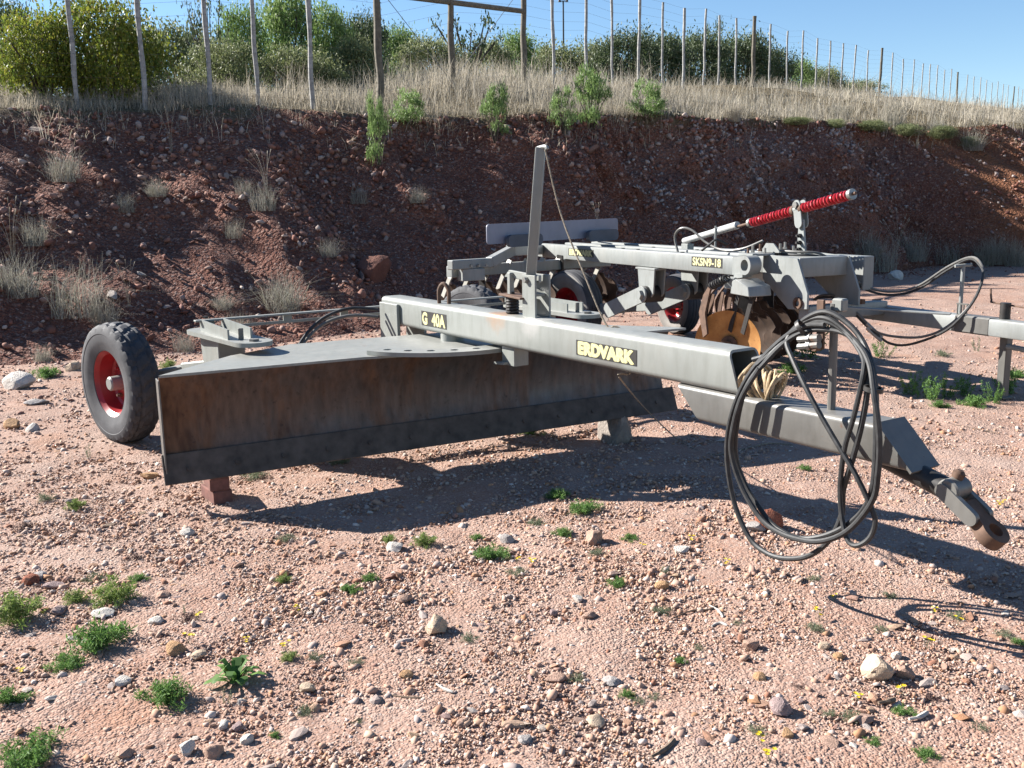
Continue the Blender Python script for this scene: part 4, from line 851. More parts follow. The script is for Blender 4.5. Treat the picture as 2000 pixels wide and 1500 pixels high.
# bundle of twine stuffed into the open beam end
tw0 = L2W((3.12, .09, .81)); tw = empty('twine_bundle', tw0, 0, 'bundle of tan twine wound round the open end of the beam', 'rope')
for i in range(17):
    c = Vector((3.055 + .0085 * i, .085 + .004 * math.sin(i * 2.1), .865 - .002 * i + .006 * math.sin(i * 1.7))); rx = .066 - .0015 * i + .012 * math.sin(i * 2.3); rz = .066 + .012 * math.cos(i * 1.9)
    pts = [L2W(c + Vector((.035 * math.sin(a + i * .4), rx * math.cos(a), rz * math.sin(a)))) - tw0 for a in np.linspace(0, 2 * math.pi, 14)[:-1]]
    MB().tube(pts, .0065, 6, 3, closed=True).build('twine_turn', M_TWINE, tw)

# ------------------------------------------------------------------ disc harrow (local axes: x forward, y to its far side)
harrow = empty('disc_harrow', (1.93, 8.4, 0), math.atan2(-.912, .41), 'grey trailed disc harrow with a red spring rod, parked behind the grader', 'harrow'); h = harrow; P2 = M_PAINT2
bpy.context.view_layer.update(); HI = harrow.matrix_world.inverted()
def on_harrow(u, v, l):
    d = fwd * 1850 + rgt * (u - 1000) - upv * (v - 750); o = HI @ Vector((0, 0, CAMZ)); dd = HI.to_3x3() @ d; t = (l - o.y) / dd.y; return o + dd * t
for y in (0, .38, .76):
    MB().box((-1.9, y + .06, 1.04), (3.92, .12, .162), bev=.012, seg=2).build('frame_beam', P2, h)
for x, yy in ((-3.3, .44), (-1.3, .44), (-.25, .44)): MB().box((x, yy, 1.03), (.12, .64, .13), bev=.008).build('cross_member', P2, h)
decal(h, 'ERDVARK', (-3.03, -.0005, 1.008), (1, 0, 0), (0, 0, 1), .60, .082, .06, .03, 1.1)
decal(h, 'SKSN9-18', (-.56, -.0005, 1.010), (1, 0, 0), (0, 0, 1), .47, .088, .06, .02, .55)
MB().prism([(.05, .962), (.05, 1.118), (.20, 1.13), (.20, .98)], (0, .03, 0), (1, 0, 0), (0, 0, 1), .03).build('boss_plate', P2, h)
MB().lathe([(.05, 0), (.082, 0), (.082, .12), (.05, .12)], (.255, -.03, 1.055), (0, 1, 0), 24, True).build('pivot_boss', P2, h)
for yb, nm in ((-.02, 0), (.5, 1)):
    MB().box((-1.31, yb + .05, .945), (.36, .14, .02), bev=.003).build('hanger_flange', P2, h)
    MB().prism([(-1.45, .94), (-1.14, .94), (-1.16, .70), (-1.24, .63), (-1.42, .74)], (0, yb, 0), (1, 0, 0), (0, 0, 1), .016).build('hanger', P2, h)
    MB().prism([(-1.45, .94), (-1.14, .94), (-1.16, .70), (-1.24, .63), (-1.42, .74)], (0, yb + .12, 0), (1, 0, 0), (0, 0, 1), .016).build('hanger', P2, h)
    MB().cyl((-1.28, yb - .06, .69), (-1.28, yb + .16, .69), .085, 20, bev=.01).build('pivot_tube', M_DARKMET, h)
    MB().prism(stadium((-1.28, .69), (-1.95, .47), .082, 10), (0, yb - .062, 0), (1, 0, 0), (0, 0, 1), .02, .003).build('wheel_arm', P2, h)
    m = MB(); bolt(m, (-1.28, yb - .082, .69), (0, -1, 0), .05, .035); m.build('arm_bolt', P2, h)
    MB().bar((-1.85, yb + .03, .50), (-2.80, yb + .14, .38), .09, .12, .008).build('arm_box', P2, h)
MB().bar((-2.85, 0, .37), (-2.85, 1.4, .37), .08, .08, .006).build('wheel_axle', P2, h)
make_wheel(h, (-2.75, -.10, .43), (.2, -.98, 0), .43, .25, .235, M_TYRE2, False); make_wheel(h, (-2.85, 1.42, .37), (0, -1, 0), .37, .20, .215, M_TYRE2, False)
def disc_mesh(notch):
    def fn(i, j): return -.045 if notch and i in (4, 5) and (j % 8) in (0, 1, 2) else 0
    mb = MB(); mb.lathe([(0, 0), (.09, .004), (.17, .018), (.24, .038), (.305, .066), (.305, .071), (.24, .045), (.17, .025), (.09, .011), (0, .007)], (0, 0, 0), (0, -1, 0), 48, fn=fn)
    me = bpy.data.meshes.new('disc'); mb.bm.to_mesh(me); mb.bm.free(); me.polygons.foreach_set('use_smooth', [True] * len(me.polygons)); me.set_sharp_from_angle(angle=R(40)); me.materials.append(M_DISC); return me
DM = [disc_mesh(0), disc_mesh(1)]; DM[1].materials[0] = m_simple('shaded_rusty_disc', (.085, .055, .04), .6, .2, .4, 9)  # darker copy: dark rust, with the shade on these discs put into the colour
def gang(p0, d, n, sp, name, z, first_plain, scr):
    d = Vector((d[0], d[1], 0)).normalized(); rz = math.atan2(d.y, d.x) - math.pi / 2; p0 = Vector((p0[0], p0[1], z)); nrm = Vector((d.y, -d.x, 0))
    for i in range(n): meshobj('disc', DM[0 if (i == 0 and first_plain) else 1], h, p0 + d * sp * i, (0, 0, rz))
    MB().cyl(p0 - d * .06, p0 + d * (sp * (n - 1) + .05), .028, 12).build('gang_axle', M_RUSTMET, h)
    for i in range(n - 1): MB().cyl(p0 + d * (sp * i + .02), p0 + d * (sp * (i + 1) - .01), .055, 14, .045).build('spool', M_RUSTMET, h)
    m = MB(); m.cyl(p0 - d * .035, p0 - d * .012, .075, 20); m.build('end_washer', M_RUSTMET, h); m = MB(); bolt(m, p0 - d * .035, -d, .036, .04); m.build('end_nut', M_RUSTMET, h)
    for i in range(n):
        if scr is M_SCRAPER:
            a = p0 + d * (sp * i - .03) + Vector((0, 0, .53)) + nrm * .02; b = a + Vector((0, 0, -.16)) - d * .06 - nrm * .05; c = b + Vector((0, 0, -.20)) - d * .03 - nrm * .09; MB().bar(a, b, .016, .075, upd=nrm).bar(b + (a - b) * .1, c, .016, .06, upd=nrm).build('scraper', scr, h); continue
        a = p0 + d * (sp * i - .05) + Vector((0, 0, .53)) + nrm * (-.1); b = p0 + d * (sp * i - .02) + Vector((0, 0, .20)) + nrm * (-.2)
        MB().tube([a, a.lerp(b, .5) + nrm * (-.07), b], .012, 4, 4).bar(a.lerp(b, .25) - nrm * .04, b - nrm * .02 + Vector((0, 0, -.08)), .012, .075).build('scraper', scr, h)
    return p0, d, nrm
fp, fdv, fnr = gang((.02, .02), (-.54, .84), 8, .235, 'front', .345, True, M_RUSTMET)
rp_, rdv, rnr = gang((-2.75, -1.5), (-.26, .96), 10, .25, 'rear', .46, False, M_SCRAPER)
MB().bar(fp + Vector((.1, -.1, .55)), fp + fdv * 1.75 + Vector((.1, -.1, .55)), .1, .1, .008).build('front_gang_beam', P2, h)
MB().bar(rp_ + Vector((0, -.1, .44)), rp_ + rdv * 2.3 + Vector((0, 0, .44)), .11, .12, .008).build('rear_gang_beam', P2, h)
for k in (1, 4, 6):
    for pp, dv, zz in ((fp, fdv, .5), (rp_, rdv, .55)):
        c = pp + dv * (.235 * k + .11); MB().bar(c + Vector((.06, -.05, zz)), c + Vector((0, 0, .02)), .10, .016, upd=dv).build('bearing_hanger', M_DARKMET, h)
MB().prism([(.16, .81), (.42, .80), (.40, .885), (.23, .94), (.18, .92)], (0, -.10, 0), (1, 0, 0), (0, 0, 1), -.24, .006).build('bearing_box', P2, h)
MB().prism([(.10, .93), (.22, .95), (.22, .985), (.10, .98)], (0, -.02, 0), (1, 0, 0), (0, 0, 1), -.1).build('gang_clamp', P2, h)
for k, (x0, z0) in enumerate(((.02, .86), (.2, .82))):
    MB().bar((x0 + .15, .0, z0), (x0 + .02, .0, .46), .012, .05).build('hanger_strap', M_DARKMET, h)
MB().prism([(-.12, .78), (-.05, .86), (-.02, .84), (-.09, .62), (-.05, .44), (-.11, .40), (-.18, .62)], (0, -.16, 0), (1, 0, 0), (0, 0, 1), .02).build('gang_guard', M_RUSTMET, h)
coil(MB(), (-.08, -.12, .86), (.14, -.12, .945), .03, .009, 7).build('scraper_spring', M_DARKMET, h)
# header at the front with its side cheeks, yoke and drawbar
for y in (.30, .86):
    MB().prism([(.12, 1.135), (.56, 1.115), (.70, .83), (.70, .70), (.47, .68), (.12, .92)], (0, y, 0), (1, 0, 0), (0, 0, 1), .022, .002).build('header_cheek', P2, h)
MB().box((.33, .58, 1.035), (.44, .53, .165), bev=.01, seg=2).build('header_box', P2, h)
MB().prism([(.05, 1.1), (.5, 1.1), (.5, .8), (.05, .95)], (0, 1.2, 0), (1, 0, 0), (0, 0, 1), .12, .006).build('header_arm', P2, h)
MB().lathe([(.03, 0), (.05, 0), (.05, .05), (.03, .05)], (.60, .255, .745), (0, 1, 0), 16, True).build('cheek_pin', M_RUSTMET, h)
MB().bar((.62, .32, .66), (.50, 1.32, .64), .12, .12, .01, seg=2).build('yoke_bar', P2, h)
MB().bar((.05, 1.36, .585), (2.35, 1.31, .585), .13, .135, .014, seg=2).build('drawbar', P2, h)
MB().box((1.5, 1.325, .587), (.34, .136, .142), bev=.012).build('drawbar_sleeve', M_PAINTW, h)
MB().bar((.45, .62, .69), (1.35, 1.20, .665), .07, .014, .003).build('brace_strap', P2, h)
m = MB(); bolt(m, (.62, .95, .70), (0, 0, 1), .035, .04); bolt(m, (.45, 1.3, .655), (0, 0, 1), .04, .05); m.build('yoke_bolt', M_RUSTMET, h)
jk = MB(); jk.box((1.68, 1.45, .30), (.07, .07, .60), bev=.006); jk.build('jack_leg', M_PAINTW, h)
MB().box((1.68, 1.45, .012), (.12, .12, .016), bev=.002).build('jack_foot', M_PAINTW, h)
MB().cyl((1.72, 1.42, .43), (2.2, 1.38, .42), .022, 10).build('jack_brace', P2, h)
MB().cyl((1.72, 1.36, .65), (1.72, 1.36, .78), .04, 16).build('jack_head', M_DARKMET, h)
MB().tube([(1.42, 1.55, .86), (1.46, 1.52, .77), (1.5, 1.5, .755), (1.9, 1.34, .76), (2.2, 1.22, .76)], .008, 6, 4).build('crank_handle', M_RUSTMET, h)
MB().cyl((1.25, 1.42, .64), (1.25, 1.42, 1.04), .016, 10).build('hose_post', P2, h); MB().cyl((1.22, 1.36, 1.04), (1.28, 1.48, 1.05), .014, 8).build('hose_post_hook', P2, h)
lad = MB()
for k in range(4): lad.cyl((1.30 + .03 * k, 1.33, .65), (1.30 + .03 * k, 1.33, .74), .006, 6)
lad.bar((1.29, 1.33, .74), (1.40, 1.33, .74), .012, .012); lad.build('hose_rack', M_PAINTW, h)
# spring rod tower
tw_ = MB(); tw_.prism([(.20, 1.12), (.31, 1.12), (.265, 1.43), (.215, 1.43)], (0, .60, 0), (1, 0, 0), (0, 0, 1), .02); tw_.build('tower_post', P2, h)
for y in (.565, .635): MB().prism(stadium((.235, 1.40), (.205, 1.555), .045, 8), (0, y, 0), (1, 0, 0), (0, 0, 1), .012).build('clevis', P2, h)
m = MB(); bolt(m, (.2, .555, 1.555), (0, -1, 0), .03, .02); m.build('clevis_bolt', M_BOLT, h)
for z in (1.17, 1.23, 1.29): m = MB(); bolt(m, (.245, .58, z), (0, -1, .0), .02, .03, .02); m.build('tower_bolt', M_DARKMET, h)
A, B_ = Vector((-.459, .59, 1.393)), Vector((.838, .59, 1.64)); AX = (B_ - A).normalized()
MB().cyl(A - AX * .23, B_ + AX * .03, .014, 10).build('spring_rod', M_RUSTMET, h)
for f0, f1 in ((.02, .45), (.555, .97)):
    coil(MB(), A.lerp(B_, f0), A.lerp(B_, f1), .034, .0125, 14).build('red_spring', M_REDS, h)
for f0 in (.0, .46, .54, .985): MB().cyl(A.lerp(B_, f0) - AX * .015, A.lerp(B_, f0) + AX * .018, .046, 12).build('spring_seat', M_RUSTMET if 0 < f0 < .6 else M_BOLT, h)
MB().cyl(A.lerp(B_, .47), A.lerp(B_, .53), .04, 12).build('trunnion', P2, h)
W0, W1 = Vector((-1.543, .59, 1.195)), Vector((-.66, .59, 1.37)); WX = (W1 - W0).normalized()
MB().cyl(W0, W0.lerp(W1, .62), .032, 14).cyl(W0.lerp(W1, .6), W1, .036, 14).build('adjuster_tube', M_WHITE, h)
MB().box(W0 + Vector((.06, 0, -.06)), (.12, .08, .07), bev=.005).build('adjuster_foot', P2, h)
MB().cyl((-.95, .55, 1.12), (-.95, .55, 1.36), .010, 8).build('adjuster_stay', P2, h)
for i, (x, y) in enumerate(((.06, .16), (.16, .13), (.14, .28), (.05, .3), (.0, .46), (.1, .48), (-.08, .58), (-.12, .72), (.02, .7))):
    m = MB(); bolt(m, (x, y, 1.125 + .03 * (i % 2)), (0, 0, 1), .02, .02, .045); m.build('clamp_bolt', M_BOLT if i % 3 else M_RUSTMET, h)
MB().box((.1, .22, 1.135), (.2, .24, .02), bev=.003).build('clamp_plate', P2, h); MB().prism([(-.05, 1.145), (.2, 1.145), (.2, 1.16), (.12, 1.225), (.02, 1.225)], (0, .40, 0), (1, 0, 0), (0, 0, 1), .014).build('clamp_gusset', P2, h)
MB().box((-.02, .62, 1.135), (.24, .26, .02), bev=.003).build('clamp_plate', P2, h)
for i, (x, y) in enumerate(((-1.9, .06), (-1.6, .06), (-1.1, .44), (-.8, .06), (-1.9, .44), (-.6, .44))): MB().cyl((x, y, 1.119), (x, y, 1.128), .02, 10).build('plug', M_DARKMET, h)
# rear board and outrigger
bd0, bd1 = Vector((-2.6, -1.22, 1.185)), Vector((-3.18, .745, 1.205)); bx_ = (bd1 - bd0).normalized()
MB().prism(rrect(0, (bd1 - bd0).length, 0, .215, .035), bd0, bx_, Vector((0, 0, 1)), .012).build('rear_board', M_PLATE, h)
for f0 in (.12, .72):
    q = bd0.lerp(bd1, f0) + Vector((.06, 0, -.04)); MB().prism(rrect(0, .50, 0, .13, .05), q, bx_, Vector((0, 0, 1)), .05).build('board_reflection', M_BOARD_REFL, h)  # raised dark shapes that paint reflections on the board
og = [Vector((-2.56, -1.66, .985)), Vector((-2.72, -1.12, .985)), Vector((-2.86, -.80, 1.10)), Vector((-3.75, -.02, 1.05))]
m = MB(); m.bar(og[0], og[1], .10, .10, .008); m.bar(og[1] - (og[1] - og[0]).normalized() * .02, og[2], .10, .11, .008); m.bar(og[2] - Vector((0, .02, 0)), og[3], .11, .12, .008); m.build('outrigger', P2, h)
MB().box((-2.66, -1.38, .87), (.16, .26, .13), bev=.006).build('outrigger_box', P2, h)
for k in range(4): m = MB(); bolt(m, (-2.58, -1.5 + .09 * k, .955), (0, 0, 1), .02, .02, .01); m.build('outrigger_bolt', M_BOLT, h)
MB().bar((-3.2, .35, 1.17), (-2.75, .42, 1.135), .02, .012).build('loose_strip', M_WHITE, h)
# harrow hoses
def hh(pts): return [on_harrow(u, v, l) for u, v, l in pts]
MB().tube(hh([(1324, 492, .3), (1318, 462, .3), (1330, 446, .3), (1352, 450, .35), (1378, 473, .4), (1410, 488, .45), (1450, 486, .5), (1490, 470, .6)]), .012, 8, 5).build('hose', M_PAINTW, h)
MB().tube(hh([(1370, 490, .2), (1385, 478, .25), (1400, 468, .3), (1420, 478, .4)]), .011, 8, 4).build('hose', M_HOSE, h)
for k in range(2):
    dk = 6 * k
    MB().tube(hh([(1480, 488 + dk, .4), (1560, 492 + dk, .5), (1603, 496 + dk, .65), (1640, 522 + dk, .8), (1684, 556 + dk, 1.1), (1735, 570 + dk, 1.3), (1790, 560 + dk, 1.4), (1850, 522 + dk, 1.42), (1893, 503 + dk * .5, 1.42), (1914, 512 + dk, 1.40), (1920, 540, 1.38 - .03 * k), (1900, 590, 1.3 - .05 * k), (1850, 638 + dk, 1.2 - .05 * k), (1800 - 20 * k, 658 + 14 * k, 1.15), (1745 - 6 * k, 657 + 14 * k, 1.1), (1712, 648 + 4 * k, 1.0), (1690, 628 + 6 * k, .95), (1660, 597 + 6 * k, .9), (1634, 578 + 5 * k, .85), (1605, 577 + 4 * k, .8), (1590, 585, .8)]), .011, 8, 5).build('hose', M_HOSE if k else M_PAINTW, h)
    q0, q1 = hh([(1693, 632 + 8 * k, .95), (1722, 660 + 6 * k, 1.04)]); MB().cyl(q0, q1, .017, 8).build('hose_fitting', M_BOLT, h)

# ------------------------------------------------------------------ bricks, boulders and loose stones
def brick_mesh():
    mb = MB(); mb.box((0, 0, 0), (.22, .105, .075), bev=.006); me = bpy.data.meshes.new('brick'); mb.bm.to_mesh(me); mb.bm.free(); me.materials.append(M_BRICK); return me
bkm = brick_mesh(); bp = at(418, 985)
tag(meshobj('brick', bkm, None, (bp.x, bp.y + .06, .042), (0, .02, 2.2), (1, 1, 1.15)), 'lower dark brick of the pair propping the left blade end', 'brick')
tag(meshobj('brick', bkm, None, (bp.x + .005, bp.y + .055, .124), (.02, 0, 2.05), (.95, 1, 1)), 'upper reddish brick of the pair under the left blade end', 'brick')
LM = {}
def loose(u, v, wpx, hpx, col, label, seed, z=None, name='stone', sub=3, sq=.75, rz=None):
    "v is the foot of the stone in the photograph"
    key = col
    if key not in LM:
        m, nt, bs = newmat('loose_stone'); t = NT(nt); c = t.coord(); n = t.noise(c, 2.2, 6, .6); n2 = t.noise(c, 9, 5, .6)
        cc = t.mix(t.ramp(n, [(.35, 0), (.65, 1)]), tuple(x * .7 for x in col), col); cc = t.mix(t.ramp(n2, [(.55, 0), (.75, .5)]), cc, tuple(min(1, x * 1.35) for x in col))
        t.l.new(cc, bs.inputs['Base Color']); bs.inputs['Roughness'].default_value = .9; bs.inputs['Specular IOR Level'].default_value = .2; t.l.new(t.bump(n2, .5, .05), bs.inputs['Normal']); LM[key] = m
    p = at(u, v); d = p.y; k = d / 1850; sx = wpx * k / 2; sz = max(.009, hpx * k / 2 * (.8 if hpx < 34 else 1.05)); p.y += sx * .6
    me = stone_mesh(name, LM[key], seed, sub, sq, .16, .5); co = np.array([q.co for q in me.vertices]); ext = (co.max(0) - co.min(0)) / 2
    o = meshobj(name, me, None, (p.x, p.y, float(hg(p.x, p.y)) + sz * .5 if z is None else z), (rs.gauss(0, .06), rs.gauss(0, .06), seed * .7 if rz is None else rz), (sx / ext[0], sx * .85 / ext[1], sz / ext[2]))
    return tag(o, label, 'stone' if name == 'stone' else 'boulder', 'loose stones on the yard')
TAN = (.82, .63, .46); PALE = (.92, .84, .75); REDB = (.46, .17, .105); PINK = (.64, .42, .32); GREYS = (.58, .53, .50); OCH = (.68, .41, .22); PUR = (.50, .37, .35)
for i, (u, v, w, hh_, c, lab) in enumerate([
    (850, 1243, 56, 44, TAN, 'rounded tan stone with a dark shadow in the middle foreground'), (1722, 1332, 74, 60, TAN, 'largest tan stone low at right'), (1772, 1330, 40, 34, PINK, 'brown stone touching the largest tan stone'), (1752, 1292, 24, 26, PALE, 'small upright white chip behind the largest tan stone'),
    (1162, 1068, 42, 36, PINK, 'square brown stone just in front of the blade shadow'), (1505, 1042, 62, 56, REDB, 'red stone inside the hose loop'), (1482, 1046, 44, 24, GREYS, 'grey stone leaning on the red one in the hose loop'),
    (28, 766, 64, 42, PALE, 'pale boulder at the left edge beside the bank'), (142, 730, 34, 32, TAN, 'tan boulder behind the left wheel'), (770, 1082, 42, 30, PALE, 'white broken stone in front of the shadow left of centre'),
    (362, 1476, 38, 40, PALE, 'white angular stone at the bottom left'), (412, 1484, 48, 34, PINK, 'pale brown stone right of the white angular one'), (480, 1456, 28, 30, PALE, 'upright white stone in the bottom left heap'), (436, 1428, 34, 22, PALE, 'flat white stone above the bottom left heap'), (462, 1430, 30, 18, PUR, 'grey purple stone beside the flat white one'),
    (198, 1214, 52, 20, PALE, 'flat white stone beside the yellow green weeds'), (302, 1230, 32, 24, PALE, 'white stone with a grey shadow side at left'), (96, 1156, 46, 18, PUR, 'flat greyish slab at left'), (55, 1148, 40, 26, REDB, 'dark red stone left of the flat slab'), (110, 1208, 40, 26, PUR, 'dark grey stone at the foot of the left weeds'), (318, 1178, 34, 22, PINK, 'pink stone right of the left weeds'),
    (362, 1050, 30, 24, PALE, 'small white stone with shadow above the left weeds'), (238, 1350, 40, 24, PALE, 'flat white shard under the big feathery weed'), (340, 1290, 50, 26, OCH, 'flat ochre stone in the left foreground'), (385, 1300, 34, 22, TAN, 'tan stone beside the flat ochre one'), (792, 1332, 30, 26, OCH, 'orange stone in the middle foreground'), (905, 1426, 32, 18, PINK, 'brown pebble at the bottom middle'), (1165, 1418, 46, 24, TAN, 'flat pale stone at the bottom right of centre'), (1196, 1342, 44, 22, GREYS, 'flat grey stone beside small weeds'), (1085, 1336, 46, 22, PINK, 'half buried pink stone by a grey weed'), (1025, 1458, 34, 22, GREYS, 'grey blue pebble near the bottom edge'), (1528, 1400, 56, 34, PUR, 'long flat greyish stone at lower right'), (1485, 1335, 30, 24, OCH, 'round ochre stone at lower right'), (1470, 1275, 34, 30, PINK, 'brown stone left of the yellow flower'), (1610, 1275, 24, 26, TAN, 'small tan stone above the largest tan stone'), (1640, 1292, 26, 18, OCH, 'small orange stone left of the largest tan stone'), (1540, 1445, 30, 28, OCH, 'tan rusty stone by the bottom right weeds'), (1625, 1462, 46, 20, PINK, 'flat pink stone at the bottom right'), (1295, 1157, 30, 26, OCH, 'ochre square stone right of centre'), (1150, 1215, 34, 26, PINK, 'broken brown stone in the middle foreground'), (1080, 1205, 22, 20, PUR, 'dark round pebble in the middle foreground'), (1128, 1180, 24, 22, PALE, 'white pebble near the middle weeds'), (990, 1062, 34, 26, GREYS, 'grey stone beside the middle green weed'), (1335, 1085, 38, 18, PALE, 'flat white stone left of the hose loop'), (790, 1185, 34, 24, PINK, 'brown square stone under the shadow at middle left'), (1370, 1460, 26, 30, PUR, 'dark angular stone at the bottom right of centre'), (70, 1135, 36, 20, GREYS, 'grey flake at the far left'), (600, 1362, 34, 26, TAN, 'tan stone beside small yellow flowers'), (68, 795, 46, 18, GREYS, 'flat grey stone in front of the pale boulder'), (60, 845, 34, 26, PALE, 'pale shard on the stony ground at left'), (20, 838, 36, 30, OCH, 'ochre stone at the left edge'), (290, 940, 40, 18, OCH, 'flat orange stone in front of the blade end'), (1755, 545, 30, 32, PALE, 'white stone at the bank foot right of the harrow')]):
    loose(u, v, w, hh_, c, lab, 900 + i, name='boulder' if w > 60 else 'stone', sub=3 if w > 40 else 2)
o = loose(1205, 868, 88, 84, (.38, .33, .29), 'big shaded stone propping the right end of the blade', 980, name='boulder'); 
s, t = bank_at(735, 530); b = bank_xyz(s, t); o = loose(735, 705, 84, 60, (.26, .12, .09), 'big red boulder sticking out of the bank above the beam', 981, name='boulder'); o.location = b; o.scale = [x * b.y / at(735, 705).y for x in o.scale]

# ------------------------------------------------------------------ weeds and litter on the yard
def weed_cushion(mat, seed, n=2200, leaf=.15, asp=.24, hgt=.62):
    global NR; keep, NR = NR, np.random.default_rng(seed); k = 22; a = NR.uniform(0, 6.28, k); rr = np.sqrt(NR.random(k)); tips = np.stack([rr * np.cos(a), rr * np.sin(a), hgt * (1.02 - .75 * rr ** 2) * NR.uniform(.6, 1.1, k)], 1)
    i = NR.integers(0, k, n); f = NR.random(n) ** .55; pos = tips[i] * f[:, None] + NR.normal(0, .075, (n, 3)); pos[:, 2] = np.clip(pos[:, 2], .0, None)
    V, F = leaves(pos, leaf * NR.uniform(.5, 1.3, n), asp, .8); NR = keep; return fast_mesh('weed', V, F, mat)
def weed_upright(mat, seed, ns=8, n=900, leaf=.2):
    global NR; keep, NR = NR, np.random.default_rng(seed); b = NR.normal(0, .2, (ns, 2)); tp = np.concatenate([b * 2.2, NR.uniform(.7, 1.6, (ns, 1))], 1); i = NR.integers(0, ns, n); f = NR.random(n); pos = np.concatenate([b, np.zeros((ns, 1))], 1)[i] * (1 - f[:, None]) + tp[i] * f[:, None] + NR.normal(0, .05, (n, 3))
    V, F = leaves(pos, leaf * NR.uniform(.5, 1.3, n), .25, .9); NR = keep; return fast_mesh('weed', V, F, mat)
def weed_rosette(mat, seed, n=34):
    mb = MB(); r = random.Random(seed)
    for i in range(n):
        a = 6.28 * i / n + r.uniform(-.2, .2); l = r.uniform(.35, 1.1); z = r.uniform(.1, .8); d = Vector((math.cos(a), math.sin(a), 0)); sd_ = Vector((-d.y, d.x, 0)); w = r.uniform(.07, .14)
        tb = bmesh.new(); vs = []
        for f, ww, zz in ((.1, .03, .02), (.4, w * .8, z * .7), (.7, w, z), (.9, w * .7, z * .9), (1, .02, z * .75)): vs.append((tb.verts.new(d * l * f + sd_ * ww + Vector((0, 0, zz))), tb.verts.new(d * l * f - sd_ * ww + Vector((0, 0, zz)))))
        for q in range(4): tb.faces.new((vs[q][0], vs[q][1], vs[q + 1][1], vs[q + 1][0]))
        mb._add(tb)
    me = bpy.data.meshes.new('weed'); mb.bm.to_mesh(me); mb.bm.free(); me.materials.append(mat); return me
WM = {'f': [weed_cushion(M_WEED, 600 + i) for i in range(3)], 'y': [weed_cushion(M_WEEDY, 610 + i, hgt=.85) for i in range(2)], 'g': [weed_cushion(M_WEEDG, 620 + i, 900, .17, .2, .5) for i in range(3)], 'p': [weed_cushion(M_PURPLE, 630, 800, .16, .25, .45)], 'u': [weed_upright(M_WEED, 640 + i) for i in range(2)], 'ug': [weed_upright(M_WEEDG, 650, 4, 400, .16)], 'r': [weed_rosette(M_WEED, 660)]}
SMALL = {'f': 'small feathery green weed', 'g': 'small dry grey green weed', 'y': 'small yellow green weed', 'p': 'withered purple brown weed', 'u': 'upright leafy green weed', 'ug': 'thin grey upright weed', 'r': 'broad leaved weed', 'fl': 'little yellow flowers'}
MARKS = [(850, 1225, 'the rounded tan stone'), (1722, 1310, 'the largest tan stone'), (1162, 1050, 'the square brown stone'), (1505, 1020, 'the red stone in the hose loop'), (185, 1265, 'the largest feathery weed'), (462, 1330, 'the broad leaved weed'), (965, 1075, 'the middle feathery weed'), (412, 1465, 'the bottom left stones'), (60, 1460, 'the corner weed'), (1957, 740, 'the harrow jack leg'), (418, 970, 'the propping bricks'), (230, 840, 'the grader wheel'), (1205, 840, 'the stone under the blade end'), (1350, 1205, 'the bent twig'), (1528, 1385, 'the long flat stone'), (1165, 1408, 'the flat pale stone'), (28, 745, 'the pale boulder'), (1920, 1010, 'the tow eye'), (740, 1040, 'the tip of the blade shadow'), (1196, 1335, 'the flat grey stone'), (792, 1325, 'the orange stone'), (35, 1215, 'the weed at the left edge'), (322, 1370, 'the dark weed low at left'), (1560, 690, 'the weed by the hose stand')]
used_lab = set()
def landmark(kind, u, v):
    cand = sorted(((u - a) ** 2 + (v - b) ** 2, a, b, nm) for a, b, nm in MARKS)
    for d2, a, b, nm in cand:
        if d2 < 300: continue
        ang = math.degrees(math.atan2(b - v, u - a)) % 360; di = ('right of', 'above and right of', 'above', 'above and left of', 'left of', 'below and left of', 'below', 'below and right of')[int((ang + 22.5) // 45) % 8]
        lab = SMALL[kind] + ' ' + di + ' ' + nm
        if lab not in used_lab: used_lab.add(lab); return lab
